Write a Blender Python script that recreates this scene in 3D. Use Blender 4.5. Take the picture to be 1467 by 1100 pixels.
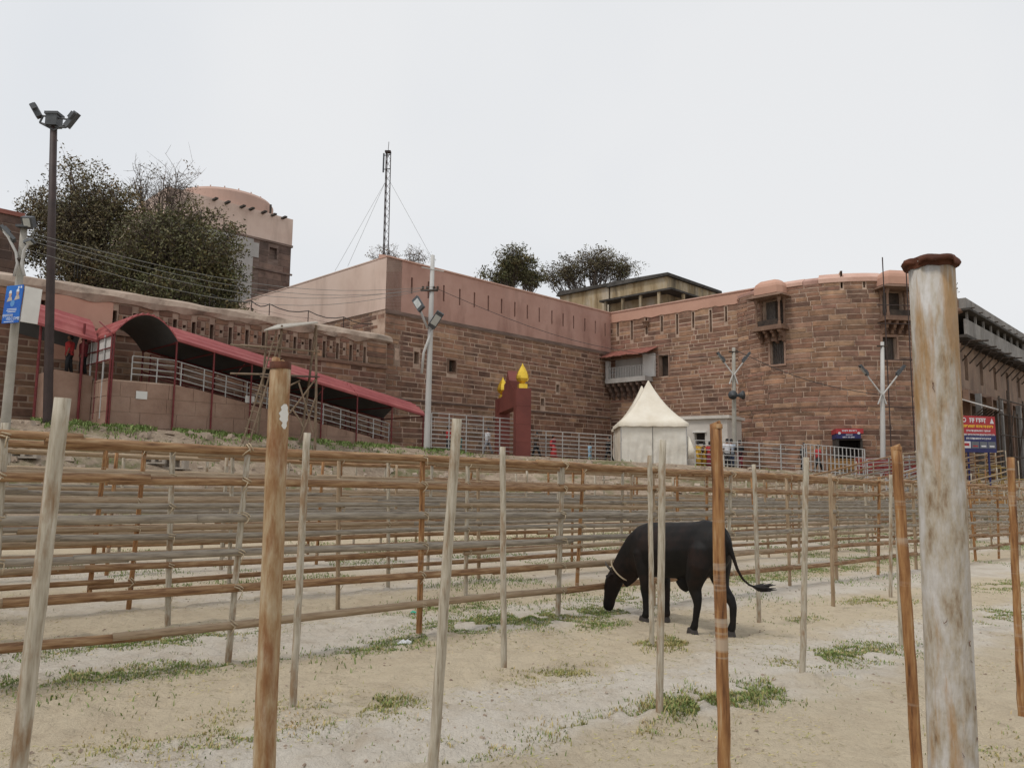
import bpy, bmesh, math, random
from mathutils import Vector, Matrix, noise
R = math.radians
rnd = random.Random(11)
for o in list(bpy.data.objects): bpy.data.objects.remove(o)
sc = bpy.context.scene
col = sc.collection

# ------------------------------------------------------------------ camera
F, CX, CY, EYE = 1080.0, 733.5, 550.0, 1.7
CM = Matrix.Rotation(R(90 + 6.45), 3, 'X') @ Matrix.Rotation(R(0.6), 3, 'Z')
cam = bpy.data.objects.new('camera', bpy.data.cameras.new('camera'))
col.objects.link(cam)
cam.matrix_world = Matrix.Translation((0, 0, EYE)) @ CM.to_4x4()
cam.data.sensor_width = 36; cam.data.lens = 36 * F / 1467
cam.data.clip_start = .05; cam.data.clip_end = 3000
sc.camera = cam
# ------------------------------------------------------------------ sky, sun, exposure
SUN_DIR = Vector((-.5, -.34, 1.0)).normalized()      # towards the sun, high and veiled
w = bpy.data.worlds.new('World'); sc.world = w; w.use_nodes = True
nt = w.node_tree; nt.nodes.clear()
sky = nt.nodes.new('ShaderNodeTexSky'); sky.sky_type = 'NISHITA'; sky.sun_disc = False
sky.sun_elevation = math.asin(SUN_DIR.z); sky.sun_rotation = math.atan2(SUN_DIR.x, SUN_DIR.y)
sky.air_density = 1.0; sky.dust_density = 4.0; sky.ozone_density = 1.0
hs = nt.nodes.new('ShaderNodeHueSaturation'); hs.inputs['Saturation'].default_value = .16
mx = nt.nodes.new('ShaderNodeMix'); mx.data_type = 'RGBA'; mx.inputs[0].default_value = .86
# soft, uneven cloud layer that veils the blue
cn = nt.nodes.new('ShaderNodeTexNoise'); cn.inputs['Scale'].default_value = 1.1; cn.inputs['Detail'].default_value = 4
cc_ = nt.nodes.new('ShaderNodeValToRGB'); cc_.color_ramp.elements[0].position = .35; cc_.color_ramp.elements[1].position = .65
cc_.color_ramp.elements[0].color = (.765, .805, .86, 1); cc_.color_ramp.elements[1].color = (.9, .912, .93, 1)
cs_ = nt.nodes.new('ShaderNodeMix'); cs_.data_type = 'RGBA'; cs_.blend_type = 'MULTIPLY'; cs_.inputs[0].default_value = 1; cs_.inputs[7].default_value = (10, 10, 10, 1)
tcw = nt.nodes.new('ShaderNodeTexCoord'); nt.links.new(tcw.outputs['Generated'], cn.inputs['Vector'])
nt.links.new(cn.outputs['Fac'], cc_.inputs[0]); nt.links.new(cc_.outputs[0], cs_.inputs[6]); nt.links.new(cs_.outputs[2], mx.inputs[7])
bg = nt.nodes.new('ShaderNodeBackground'); bg.inputs[1].default_value = .1
wo = nt.nodes.new('ShaderNodeOutputWorld')
nt.links.new(sky.outputs[0], hs.inputs['Color']); nt.links.new(hs.outputs[0], mx.inputs[6])
nt.links.new(mx.outputs[2], bg.inputs[0]); nt.links.new(bg.outputs[0], wo.inputs[0])
sun = bpy.data.objects.new('sun', bpy.data.lights.new('sun', 'SUN')); col.objects.link(sun)
sun.data.energy = 1.5; sun.data.angle = R(11); sun.data.color = (1, .95, .88)
sun.rotation_euler = SUN_DIR.to_track_quat('Z', 'Y').to_euler(); sun.location = (0, 0, 60)
sc.view_settings.view_transform = 'Standard'; sc.view_settings.look = 'None'
sc.view_settings.exposure = 0; sc.view_settings.gamma = 1

# ------------------------------------------------------------------ helpers
def ray(px, py): return CM @ Vector(((px - CX) / F, -(py - CY) / F, -1))
def at(px, py, Y):
    d = ray(px, py); d = d * (Y / d.y); return Vector((d.x, d.y, EYE + d.z))
def S(r, g, b):
    f = lambda c: ((c / 255 + .055) / 1.055) ** 2.4 if c > 10 else c / 255 / 12.92
    return (f(r), f(g), f(b))
ORG = {}
def org(o): return ORG.get(o.name, Vector((0, 0, 0))) if o else Vector((0, 0, 0))
class MB:
    def __init__(s): s.v = []; s.f = []; s.c = []; s.cc = None
    def add(s, vs, fs):
        b = len(s.v); s.v += [tuple(v) for v in vs]; s.f += [tuple(i + b for i in f) for f in fs]
        if s.cc is not None: s.c += [s.cc] * len(fs)
    def hexa(s, p):   # 8 points: bottom ring 0-3, top ring 4-7
        s.add(p, [(3, 2, 1, 0), (4, 5, 6, 7), (0, 1, 5, 4), (1, 2, 6, 5), (2, 3, 7, 6), (3, 0, 4, 7)])
    def box(s, c, sz, rz=0, mat=None):
        hx, hy, hz = sz[0] / 2, sz[1] / 2, sz[2] / 2
        m = mat if mat is not None else Matrix.Rotation(rz, 3, 'Z')
        c = Vector(c)
        s.hexa([c + m @ Vector(q) for q in ((-hx, -hy, -hz), (hx, -hy, -hz), (hx, hy, -hz), (-hx, hy, -hz), (-hx, -hy, hz), (hx, -hy, hz), (hx, hy, hz), (-hx, hy, hz))])
    def tube(s, pts, rad, n=8, cap=True, flat=None):
        pts = [Vector(p) for p in pts]
        if not isinstance(rad, (list, tuple)): rad = [rad] * len(pts)
        vs = []; k = len(pts); prev = None
        for i, p in enumerate(pts):
            t = (pts[min(i + 1, k - 1)] - pts[max(i - 1, 0)])
            t = t.normalized() if t.length > 1e-9 else Vector((0, 0, 1))
            if prev is None:
                a = Vector((0, 0, 1)) if abs(t.z) < .9 else Vector((1, 0, 0))
                x = t.cross(a).normalized()
            else:
                x = (prev - t * prev.dot(t)); x = x.normalized() if x.length > 1e-6 else t.orthogonal().normalized()
            prev = x; y = t.cross(x)
            for j in range(n):
                an = 2 * math.pi * j / n
                vs.append(p + (x * math.cos(an) + y * math.sin(an) * (flat or 1)) * rad[i])
        fs = [(i * n + j, i * n + (j + 1) % n, (i + 1) * n + (j + 1) % n, (i + 1) * n + j) for i in range(k - 1) for j in range(n)]
        if cap: fs += [tuple(range(n - 1, -1, -1)), tuple((k - 1) * n + j for j in range(n))]
        s.add(vs, fs)
    def rings(s, rings, cap=True):      # loft of equal rings
        n = len(rings[0]); k = len(rings); vs = [p for r in rings for p in r]
        fs = [(i * n + j, i * n + (j + 1) % n, (i + 1) * n + (j + 1) % n, (i + 1) * n + j) for i in range(k - 1) for j in range(n)]
        if cap: fs += [tuple(range(n - 1, -1, -1)), tuple((k - 1) * n + j for j in range(n))]
        s.add(vs, fs)
    def lathe(s, c, prof, n=16):
        c = Vector(c)
        s.rings([[c + Vector((r * math.cos(2 * math.pi * j / n), r * math.sin(2 * math.pi * j / n), z)) for j in range(n)] for r, z in prof])
    def mesh(s, name, off=Vector((0, 0, 0)), smooth=False):
        m = bpy.data.meshes.new(name)
        m.from_pydata([(v[0] - off.x, v[1] - off.y, v[2] - off.z) for v in s.v], [], s.f)
        if s.c:
            a = m.attributes.new('Col', 'FLOAT_COLOR', 'FACE')
            a.data.foreach_set('color', [x for c in s.c for x in (c[0], c[1], c[2], 1)])
        if smooth: m.polygons.foreach_set('use_smooth', [True] * len(m.polygons))
        return m
    def build(s, name, mat, parent=None, smooth=False, base=None):
        off = org(parent) if parent else Vector(base if base is not None else (0, 0, 0))
        m = s.mesh(name, off, smooth); o = bpy.data.objects.new(name, m); col.objects.link(o)
        if mat: m.materials.append(mat)
        if parent: o.parent = parent
        else: o.location = off
        ORG[o.name] = Vector(off)
        return o
def tag(o, label, cat=None, group=None, kind=None):
    o['label'] = label
    if cat: o['category'] = cat
    if group: o['group'] = group
    if kind: o['kind'] = kind
    return o
def thing(name, loc, label, cat, group=None):
    o = bpy.data.objects.new(name, None); col.objects.link(o); o.location = loc; o.empty_display_size = .2
    ORG[o.name] = Vector(loc); return tag(o, label, cat, group)
def inst(name, mesh, parent, M4, color=None, mat=None):
    o = bpy.data.objects.new(name, mesh); col.objects.link(o)
    if parent: o.parent = parent
    M4 = Matrix.Translation(-org(parent)) @ M4
    o.matrix_basis = M4
    if color: o.color = (*color, 1)
    if mat: o.material_slots[0].link = 'OBJECT'; o.material_slots[0].material = mat
    ORG[o.name] = org(parent) + M4.to_translation()
    return o
def aim(p, q, roll=0):       # matrix whose +Z runs p -> q, unit length scale kept by caller
    p = Vector(p); q = Vector(q); return Matrix.Translation(p) @ (q - p).to_track_quat('Z', 'Y').to_matrix().to_4x4() @ Matrix.Rotation(roll, 4, 'Z')
def mean(cs): return tuple(sum(x) / len(cs) for x in zip(*cs))

# ------------------------------------------------------------------ materials
def mat(name, cols, scale=2.0, rough=.85, bump=.25, bscale=30, stretch=(1, 1, 1), obj=False, tint=None, detail=6, lo=.32, hi=.68, metallic=0, stain=None, stscale=.35, spec=.3, ststretch=(1, 1, .25), bdist=.02):
    m = bpy.data.materials.new(name); m.use_nodes = True
    t = m.node_tree; n = t.nodes; n.clear(); L = t.links.new
    out = n.new('ShaderNodeOutputMaterial'); b = n.new('ShaderNodeBsdfPrincipled'); L(b.outputs[0], out.inputs[0])
    b.inputs['Roughness'].default_value = rough; b.inputs['Metallic'].default_value = metallic
    b.inputs['Specular IOR Level'].default_value = spec
    if obj:
        tc = n.new('ShaderNodeTexCoord'); oi = n.new('ShaderNodeObjectInfo')
        mp0 = n.new('ShaderNodeVectorMath'); mp0.operation = 'MULTIPLY_ADD'
        cb = n.new('ShaderNodeCombineXYZ')
        for i in range(3): L(oi.outputs['Random'], cb.inputs[i])
        L(cb.outputs[0], mp0.inputs[0]); mp0.inputs[1].default_value = (37, 53, 71); L(tc.outputs['Object'], mp0.inputs[2]); src = mp0.outputs[0]
    else:
        g = n.new('ShaderNodeNewGeometry'); src = g.outputs['Position']
    mp = n.new('ShaderNodeVectorMath'); mp.operation = 'MULTIPLY'; mp.inputs[1].default_value = stretch; L(src, mp.inputs[0])
    nz = n.new('ShaderNodeTexNoise'); nz.inputs['Scale'].default_value = scale; nz.inputs['Detail'].default_value = detail; nz.inputs['Roughness'].default_value = .62
    L(mp.outputs[0], nz.inputs['Vector'])
    cr = n.new('ShaderNodeValToRGB'); e = cr.color_ramp.elements; k = len(cols)
    while len(e) < k: e.new(.5)
    for i, c in enumerate(cols):
        e[i].position = lo + (hi - lo) * (i / (k - 1) if k > 1 else 0); e[i].color = (*c, 1)
    L(nz.outputs['Fac'], cr.inputs[0]); c_out = cr.outputs[0]
    if tint:
        if tint == 'obj': ti = n.new('ShaderNodeObjectInfo'); tc_ = ti.outputs['Color']
        else: ti = n.new('ShaderNodeAttribute'); ti.attribute_name = 'Col'; tc_ = ti.outputs['Color']
        mu = n.new('ShaderNodeMix'); mu.data_type = 'RGBA'; mu.blend_type = 'MULTIPLY'; mu.inputs[0].default_value = 1
        L(c_out, mu.inputs[6]); L(tc_, mu.inputs[7]); c_out = mu.outputs[2]
    if stain:
        mp2 = n.new('ShaderNodeVectorMath'); mp2.operation = 'MULTIPLY'; mp2.inputs[1].default_value = ststretch; L(src, mp2.inputs[0])
        n2 = n.new('ShaderNodeTexNoise'); n2.inputs['Scale'].default_value = stscale; n2.inputs['Detail'].default_value = 8; n2.inputs['Roughness'].default_value = .65; L(mp2.outputs[0], n2.inputs['Vector'])
        mr = n.new('ShaderNodeMapRange'); mr.inputs[1].default_value = stain[1]; mr.inputs[2].default_value = stain[2]; mr.inputs[4].default_value = stain[3]; L(n2.outputs['Fac'], mr.inputs[0])
        ms = n.new('ShaderNodeMix'); ms.data_type = 'RGBA'; L(mr.outputs[0], ms.inputs[0]); L(c_out, ms.inputs[6]); ms.inputs[7].default_value = (*stain[0], 1); c_out = ms.outputs[2]
    L(c_out, b.inputs['Base Color'])
    if bump:
        n3 = n.new('ShaderNodeTexNoise'); n3.inputs['Scale'].default_value = bscale; n3.inputs['Detail'].default_value = 5; L(mp.outputs[0], n3.inputs['Vector'])
        bp = n.new('ShaderNodeBump'); bp.inputs['Strength'].default_value = bump; bp.inputs['Distance'].default_value = bdist; L(n3.outputs['Fac'], bp.inputs['Height']); L(bp.outputs[0], b.inputs['Normal'])
    return m
W1 = [(.62, .62, .62), (1, 1, 1), (1.25, 1.22, 1.18)]
M = {}
BLK = (.06, .05, .045)
M['stone'] = mat('sandstone_block', W1, 1.6, .9, .5, 9, tint='obj', stain=(BLK, .5, .76, .62), stscale=.4)
M['stone_mass'] = mat('sandstone_masonry', W1, 1.6, .9, .5, 9, tint='attr', stain=(BLK, .5, .76, .62), stscale=.4)
M['mortar'] = mat('lime_mortar', [(.3, .205, .15), (.44, .32, .245), (.54, .41, .32)], 1.2, .95, .5, 14, stain=((.1, .07, .055), .55, .8, .6), stscale=.5)
M['tan_mortar'] = mat('old_brown_mortar', [(.22, .155, .115), (.32, .235, .18), (.4, .3, .23)], 1.2, .95, .5, 14)
M['plaster'] = mat('pink_plaster', [(.37, .215, .17), (.43, .26, .21), (.48, .305, .25)], .45, .9, .25, 5, stain=((.2, .105, .08), .5, .74, .7), stscale=.7, lo=.3, hi=.7, ststretch=(1, 1, .3))
M['plaster_coping'] = mat('coping_plaster', [(.48, .29, .225), (.56, .36, .285), (.6, .41, .335)], .8, .9, .2, 6)
M['plaster_orange'] = mat('fresh_orange_plaster', [(.46, .265, .195), (.53, .315, .235)], .7, .9, .15, 6)
M['pale'] = mat('pale_limewash', [(.55, .41, .34), (.62, .48, .4), (.66, .52, .44)], .35, .92, .15, 5, stain=((.36, .26, .205), .52, .78, .65), stscale=.6)
M['drum'] = mat('drum_plaster', [(.46, .31, .25), (.5, .345, .285)], .4, .9, .15, 4)
M['lumpy'] = mat('weathered_lime_coping', [(.2, .15, .115), (.36, .28, .22), (.44, .35, .28)], .9, .95, .7, 5, stain=((.1, .085, .07), .52, .7, .8), stscale=.6, ststretch=(1, 1, 1))
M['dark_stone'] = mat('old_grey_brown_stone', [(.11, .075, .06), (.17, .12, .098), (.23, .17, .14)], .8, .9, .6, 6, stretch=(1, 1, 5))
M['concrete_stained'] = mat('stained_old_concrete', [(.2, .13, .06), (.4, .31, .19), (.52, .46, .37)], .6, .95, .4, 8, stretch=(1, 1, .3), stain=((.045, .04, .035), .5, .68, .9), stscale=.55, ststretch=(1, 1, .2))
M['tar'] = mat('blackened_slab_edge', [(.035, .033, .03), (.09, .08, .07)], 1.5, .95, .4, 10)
M['grey_concrete'] = mat('grey_render', [(.34, .32, .3), (.46, .44, .41)], .8, .9, .2, 8, stain=((.13, .115, .1), .5, .75, .6), stscale=.6)
M['range_grey'] = mat('dingy_grey_render', [(.2, .19, .18), (.33, .315, .295)], .8, .9, .2, 8, stain=((.09, .08, .07), .48, .7, .75), stscale=.7)
M['tan_wall'] = mat('tan_render', [(.2, .135, .1), (.3, .21, .155)], .7, .9, .3, 8, stain=((.07, .055, .045), .5, .72, .8), stscale=.5)
M['wood_dark'] = mat('dark_timber', [(.03, .022, .018), (.075, .055, .042)], 3, .8, .3, 20)
M['shutter'] = mat('old_grey_shutter', [(.07, .06, .055), (.15, .13, .115)], 4, .8, .3, 20, stretch=(6, 6, 1))
M['interior'] = mat('painted_dim_interior', [(.045, .038, .034), (.06, .05, .045)], 1, .9, 0)  # near-black colour stands for the shade inside openings
M['carved'] = mat('carved_sandstone', [(.15, .09, .065), (.23, .145, .1)], 2, .85, .5, 14)
M['redroof'] = mat('red_roof_sheet', [(.25, .052, .053), (.31, .075, .073), (.38, .12, .108)], .8, .5, .08, 5, stain=((.42, .2, .17), .6, .85, .5), stscale=.6, ststretch=(1, 1, 1))
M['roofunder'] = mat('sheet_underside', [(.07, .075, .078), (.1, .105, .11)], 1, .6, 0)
M['redpost'] = mat('maroon_steel', [(.12, .022, .024), (.2, .04, .04)], 4, .6, .1, 20)
M['steel'] = mat('galvanised_pipe', [(.36, .35, .34), (.5, .49, .47)], 5, .5, .1, 30, metallic=.25)
M['rampwall'] = mat('ramp_slab', [(.24, .15, .108), (.31, .2, .148), (.37, .25, .19)], 1.0, .9, .35, 9, stain=((.12, .075, .06), .55, .8, .6), stscale=.6)
M['white'] = mat('white_paint', [(.62, .61, .58), (.72, .71, .68)], 1.5, .7, .1, 10)
M['panel_white'] = mat('dusty_white_sheet', [(.42, .4, .38), (.62, .6, .57)], 1.2, .7, .1, 10)
M['polewhite'] = mat('pole_grey_paint', [(.4, .39, .37), (.52, .51, .49)], 2, .6, .1, 12, stretch=(1, 1, .4))
M['poledark'] = mat('dark_brown_pole', [(.035, .024, .022), (.06, .04, .036)], 2, .6, .1, 12)
M['poleconcrete'] = mat('concrete_pole', [(.28, .26, .22), (.38, .355, .31)], 2, .85, .3, 16)
M['lampbody'] = mat('lamp_housing', [(.05, .055, .06), (.09, .095, .1)], 4, .5, .05, 10)
M['lampglass'] = mat('lamp_lens', [(.4, .42, .4), (.5, .52, .5)], 6, .2, 0, spec=.6)
M['wire'] = mat('black_cable', [(.03, .03, .03), (.05, .05, .05)], 5, .6, 0)
M['wiregrey'] = mat('grey_cable', [(.17, .17, .16), (.22, .22, .21)], 5, .6, 0)
M['canvas'] = mat('cream_canvas', [(.64, .575, .465), (.7, .64, .535), (.75, .7, .6)], .9, .8, .35, 2.2, bdist=.08, stain=((.5, .42, .31), .58, .85, .5), stscale=.8)
M['canvas_white'] = mat('white_canvas', [(.62, .58, .5), (.7, .67, .6)], .9, .8, .5, 2.0, bdist=.1, stain=((.5, .44, .36), .58, .85, .5), stscale=.9)
M['gatered'] = mat('gate_red', [(.13, .038, .03), (.18, .052, .041)], .8, .65, .08, 6)
M['gatepink'] = mat('gate_dusty_top', [(.36, .2, .17), (.42, .25, .21)], 1, .8, .05, 6)
M['gold'] = mat('gold_paint', [(.72, .46, .04), (.85, .58, .08)], 3, .25, .05, 8, metallic=.75, spec=.6)
M['cabin'] = mat('cabin_offwhite', [(.5, .465, .42), (.6, .56, .51)], .9, .9, .1, 8, stain=((.26, .22, .19), .56, .8, .5))
M['tinred'] = mat('rusty_red_tin', [(.2, .07, .055), (.3, .12, .09)], 1.5, .7, .2, 10)
M['bamboo'] = mat('old_bamboo', [(.15, .105, .07), (.24, .18, .125)], 4, .8, .2, 20, obj=False)
M['tarp'] = mat('grey_tarpaulin', [(.32, .29, .25), (.42, .39, .34)], 1.2, .8, .2, 3)
RU = dict(obj=True, stretch=(1, 1, .1), rough=.7, bump=.2, bscale=140, lo=.26, hi=.74, bdist=.004)
M['rail_brown'] = mat('reddish_bamboo', [(.09, .045, .023), (.2, .105, .05), (.32, .195, .1), (.42, .3, .18)], 42, **RU)
M['rail_grey'] = mat('silvered_bamboo', [(.11, .09, .07), (.22, .185, .145), (.32, .275, .215), (.4, .345, .275)], 42, **RU)
M['rail_tan'] = mat('tan_bamboo', [(.17, .115, .068), (.32, .23, .145), (.42, .33, .225)], 42, **RU)
M['post_grey'] = mat('grey_weathered_post', [(.17, .13, .085), (.34, .295, .225), (.44, .395, .315), (.54, .5, .43)], 60, stain=((.22, .12, .05), .5, .64, .75), stscale=14, **RU)
M['post_rust'] = mat('rust_brown_post', [(.08, .035, .016), (.22, .1, .038), (.33, .175, .07), (.42, .29, .17)], 40, stain=((.46, .4, .32), .585, .66, .6), stscale=3.0, ststretch=(.15, .15, 2.4), **{**RU, 'lo': .3, 'hi': .7})
M['post_steel'] = mat('flaked_paint_pipe', [(.2, .13, .07), (.37, .32, .25), (.45, .42, .38), (.52, .5, .48)], 55, stain=((.32, .18, .065), .5, .6, .8), stscale=24, ststretch=(1, 1, .12), **{**RU, 'stretch': (1, 1, .3), 'bump': .8, 'lo': .32, 'hi': .68})
M['post_pipe_brown'] = mat('ochre_rust_pipe', [(.18, .09, .04), (.29, .175, .085), (.38, .28, .17), (.46, .39, .29)], 45, stain=((.2, .07, .02), .52, .66, .8), stscale=16, **{**RU, 'stretch': (1, 1, .22), 'bump': .6})
M['rustlip'] = mat('burnt_rust_rim', [(.05, .017, .01), (.13, .045, .022)], 30, .8, .6, 80, obj=True, bdist=.004)
M['rope'] = mat('jute_rope', [(.36, .28, .18), (.5, .41, .29)], 40, .9, .3, 120, obj=True)
M['cow'] = mat('black_hide', [(.004, .0035, .0035), (.008, .0065, .006), (.016, .011, .009)], 3, .62, .25, 60, obj=True, stain=((.028, .012, .008), .5, .72, .7), stscale=1.5, ststretch=(1, 1, 1), spec=.22, bdist=.004)
M['hoof'] = mat('hoof', [(.03, .025, .022), (.06, .05, .045)], 8, .6, 0)
M['horn'] = mat('horn', [(.06, .05, .045), (.16, .14, .12)], 8, .5, 0)
M['skin'] = mat('brown_skin', [(.16, .085, .055), (.2, .11, .07)], 6, .6, 0)
M['hair'] = mat('black_hair', [(.012, .01, .01), (.02, .017, .016)], 20, .5, 0)
M['bark'] = mat('bark', [(.09, .07, .058), (.17, .135, .11)], 3, .95, .5, 12, stretch=(1, 1, .3))
M['rubble'] = mat('rubble_stone', [(.2, .15, .11), (.33, .26, .2), (.42, .35, .28)], .9, .95, .4, 10)
M['block'] = mat('concrete_block', [(.3, .26, .22), (.4, .355, .3)], 4, .95, .4, 20)
def plain(name, c, rough=.7, var=.12, sc_=4, **k):
    return mat(name, [tuple(x * (1 - var) for x in c), tuple(min(1, x * (1 + var)) for x in c)], sc_, rough, 0, **k)
def leafmat(name, c0, c1):
    m = mat(name, [c0, mean([c0, c1]), c1], .7, .6, 0, tint='attr', spec=.25)
    return m
M['leaf_dark'] = leafmat('dark_foliage', (.075, .075, .034), (.15, .14, .068))
M['leaf_olive'] = leafmat('olive_foliage', (.09, .08, .042), (.18, .15, .08))
M['leaf_dry'] = leafmat('dry_foliage', (.12, .095, .06), (.2, .155, .1))
M['grass'] = mat('grass_blades', [(.12, .175, .042), (.18, .24, .07), (.27, .29, .115)], 2.5, .7, 0, tint='attr')
def ground_material():
    m = bpy.data.materials.new('sand_ground'); m.use_nodes = True; t = m.node_tree; n = t.nodes; n.clear(); L = t.links.new
    out = n.new('ShaderNodeOutputMaterial'); b = n.new('ShaderNodeBsdfPrincipled'); L(b.outputs[0], out.inputs[0]); b.inputs['Roughness'].default_value = .95; b.inputs['Specular IOR Level'].default_value = .1
    g = n.new('ShaderNodeNewGeometry'); P = g.outputs['Position']
    def nz(s, d=6, r=.6, st=(1, 1, 1)):
        v = n.new('ShaderNodeVectorMath'); v.operation = 'MULTIPLY'; v.inputs[1].default_value = st; L(P, v.inputs[0])
        q = n.new('ShaderNodeTexNoise'); q.inputs['Scale'].default_value = s; q.inputs['Detail'].default_value = d; q.inputs['Roughness'].default_value = r; L(v.outputs[0], q.inputs['Vector']); return q.outputs['Fac']
    def ma(op, a, c, d=None):
        q = n.new('ShaderNodeMath'); q.operation = op
        for i, x in enumerate((a, c, d)):
            if x is None: continue
            if isinstance(x, (int, float)): q.inputs[i].default_value = x
            else: L(x, q.inputs[i])
        return q.outputs[0]
    def mixc(f, a, c):
        q = n.new('ShaderNodeMix'); q.data_type = 'RGBA'
        for i, x in ((0, f), (6, a), (7, c)):
            if isinstance(x, tuple): q.inputs[i].default_value = (*x, 1)
            elif isinstance(x, (int, float)): q.inputs[i].default_value = x
            else: L(x, q.inputs[i])
        return q.outputs[2]
    def ramp(f, a, c):
        q = n.new('ShaderNodeMapRange'); q.inputs[1].default_value = a; q.inputs[2].default_value = c; L(f, q.inputs[0]); return q.outputs[0]
    dv = n.new('ShaderNodeVectorMath'); dv.operation = 'DOT_PRODUCT'; L(P, dv.inputs[0]); dv.inputs[1].default_value = (-.586, .81, 0)
    v = ma('ADD', dv.outputs['Value'], ma('MULTIPLY', ma('SUBTRACT', nz(.7, 5), .5), 2.2))
    cr = n.new('ShaderNodeValToRGB'); e = cr.color_ramp.elements
    TAN = (.61, .515, .375); WHT = (.65, .59, .505); DRY = (.57, .485, .36)
    stops = [(0, TAN), (.19, TAN), (.235, DRY), (.255, WHT), (.31, WHT), (.345, TAN), (.42, TAN), (.455, WHT), (.52, WHT), (.55, TAN), (.62, DRY), (.66, WHT), (.72, TAN), (.85, WHT), (1, TAN)]
    while len(e) < len(stops): e.new(.5)
    for i, (p, c) in enumerate(stops): e[i].position = p; e[i].color = (*c, 1)
    L(ma('DIVIDE', v, 16.0), cr.inputs[0])
    c = cr.outputs[0]
    c = mixc(ma('MULTIPLY', ramp(nz(1.6, 8, .7), .48, .7), .5), c, (.44, .35, .25))
    c = mixc(ma('MULTIPLY', ramp(nz(4.5, 6, .75), .54, .68), .4), c, (.38, .3, .21))
    c = mixc(ma('MULTIPLY', ramp(nz(14, 4, .7), .58, .72), .35), c, (.34, .27, .185))
    c = mixc(ma('MULTIPLY', ramp(nz(90, 3, .6), .5, .8), .28), c, (.3, .24, .165))
    # bank of rubble and earth below the fort
    sx = n.new('ShaderNodeSeparateXYZ'); L(P, sx.inputs[0])
    bank = ramp(ma('ADD', ma('SUBTRACT', sx.outputs[1], ma('MULTIPLY', ma('MINIMUM', ma('ADD', sx.outputs[0], 2.0), 0.0), 1.0)), ma('MULTIPLY', nz(.3, 5), 8)), 34, 38)
    bc = mixc(ramp(nz(1.2, 8, .75), .4, .62), (.25, .19, .14), (.42, .335, .25))
    bc = mixc(ma('MULTIPLY', ramp(nz(.35, 6, .7), .5, .6), .8), bc, (.12, .125, .05))
    c = mixc(bank, c, bc)
    L(c, b.inputs['Base Color'])
    h = ma('ADD', ma('MULTIPLY', nz(6, 8, .7), 1.0), ma('MULTIPLY', nz(45, 4, .7), .25))
    bp = n.new('ShaderNodeBump'); bp.inputs['Strength'].default_value = 1; bp.inputs['Distance'].default_value = .09; L(h, bp.inputs['Height']); L(bp.outputs[0], b.inputs['Normal'])
    return m
M['ground'] = ground_material()

# ------------------------------------------------------------------ terrain
def sstep(t): t = max(0, min(1, t)); return t * t * (3 - 2 * t)
def ytop(x): return 43 + min(x + 2, 0) * 1.0 + max(x - 15, 0) * .25
def base_z(x, y):
    near = -.022 * max(-25, min(30, x)) - .012 * min(y, 30)
    t = sstep((y - (ytop(x) - 12)) / 12)
    zw = max(1.3, min(3.5, 2.5 - .045 * x))
    return near * (1 - t) + zw * t, t
MOUNDS = []
DENTS = {}
dr = random.Random(90)
for _ in range(1500):
    y_ = 2.6 + 9.5 * dr.random(); x_ = y_ * dr.uniform(-.72, .72); a_ = dr.uniform(0, 3.14)
    DENTS.setdefault((int(x_ * 2), int(y_ * 2)), []).append((x_, y_, math.cos(a_), math.sin(a_), dr.uniform(.012, .03), dr.uniform(.05, .085)))
def dent(x, y):
    z = 0; i, j = int(x * 2), int(y * 2)
    for a in (i - 1, i, i + 1):
        for b in (j - 1, j, j + 1):
            for (dx, dy, c, s_, dp, r_) in DENTS.get((a, b), ()):
                u_, v_ = (x - dx) * c + (y - dy) * s_, -(x - dx) * s_ + (y - dy) * c; q = (u_ / (r_ * 1.7)) ** 2 + (v_ / r_) ** 2
                if q < 6: z += dp * (-math.exp(-q * 1.2) + .45 * math.exp(-(math.sqrt(q) - 1.5) ** 2 * 3))
    return z
def gz(x, y):
    z, t = base_z(x, y)
    z += .035 * noise.noise((x * .7, y * .7, 1)) + .018 * noise.noise((x * 2.6, y * 2.6, 4)) + (.012 * noise.noise((x * 6, y * 6, 7)) if y < 14 else 0)
    z += .35 * t * (1 - t) * 4 * noise.noise((x * .35, y * .35, 9)) * .5
    if y < 13:
        z += dent(x, y)
        for mx_, my_ in MOUNDS:
            d2 = (x - mx_) ** 2 + (y - my_) ** 2
            if d2 < .5: z += .045 * math.exp(-d2 / .03)
    return z
def gpt(px, py):     # pixel on the near ground
    d = ray(px, py); k = 1.0
    lo, hi = .5, 60.0
    for _ in range(40):
        mid = (lo + hi) / 2; p = Vector((0, 0, EYE)) + d * (mid / d.y)
        if p.z > base_z(p.x, p.y)[0]: lo = mid
        else: hi = mid
    p = Vector((0, 0, EYE)) + d * (lo / d.y); p.z = gz(p.x, p.y); return p
def onground(px, Y):
    p = at(px, 660, Y); p.z = gz(p.x, p.y); return p
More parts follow.
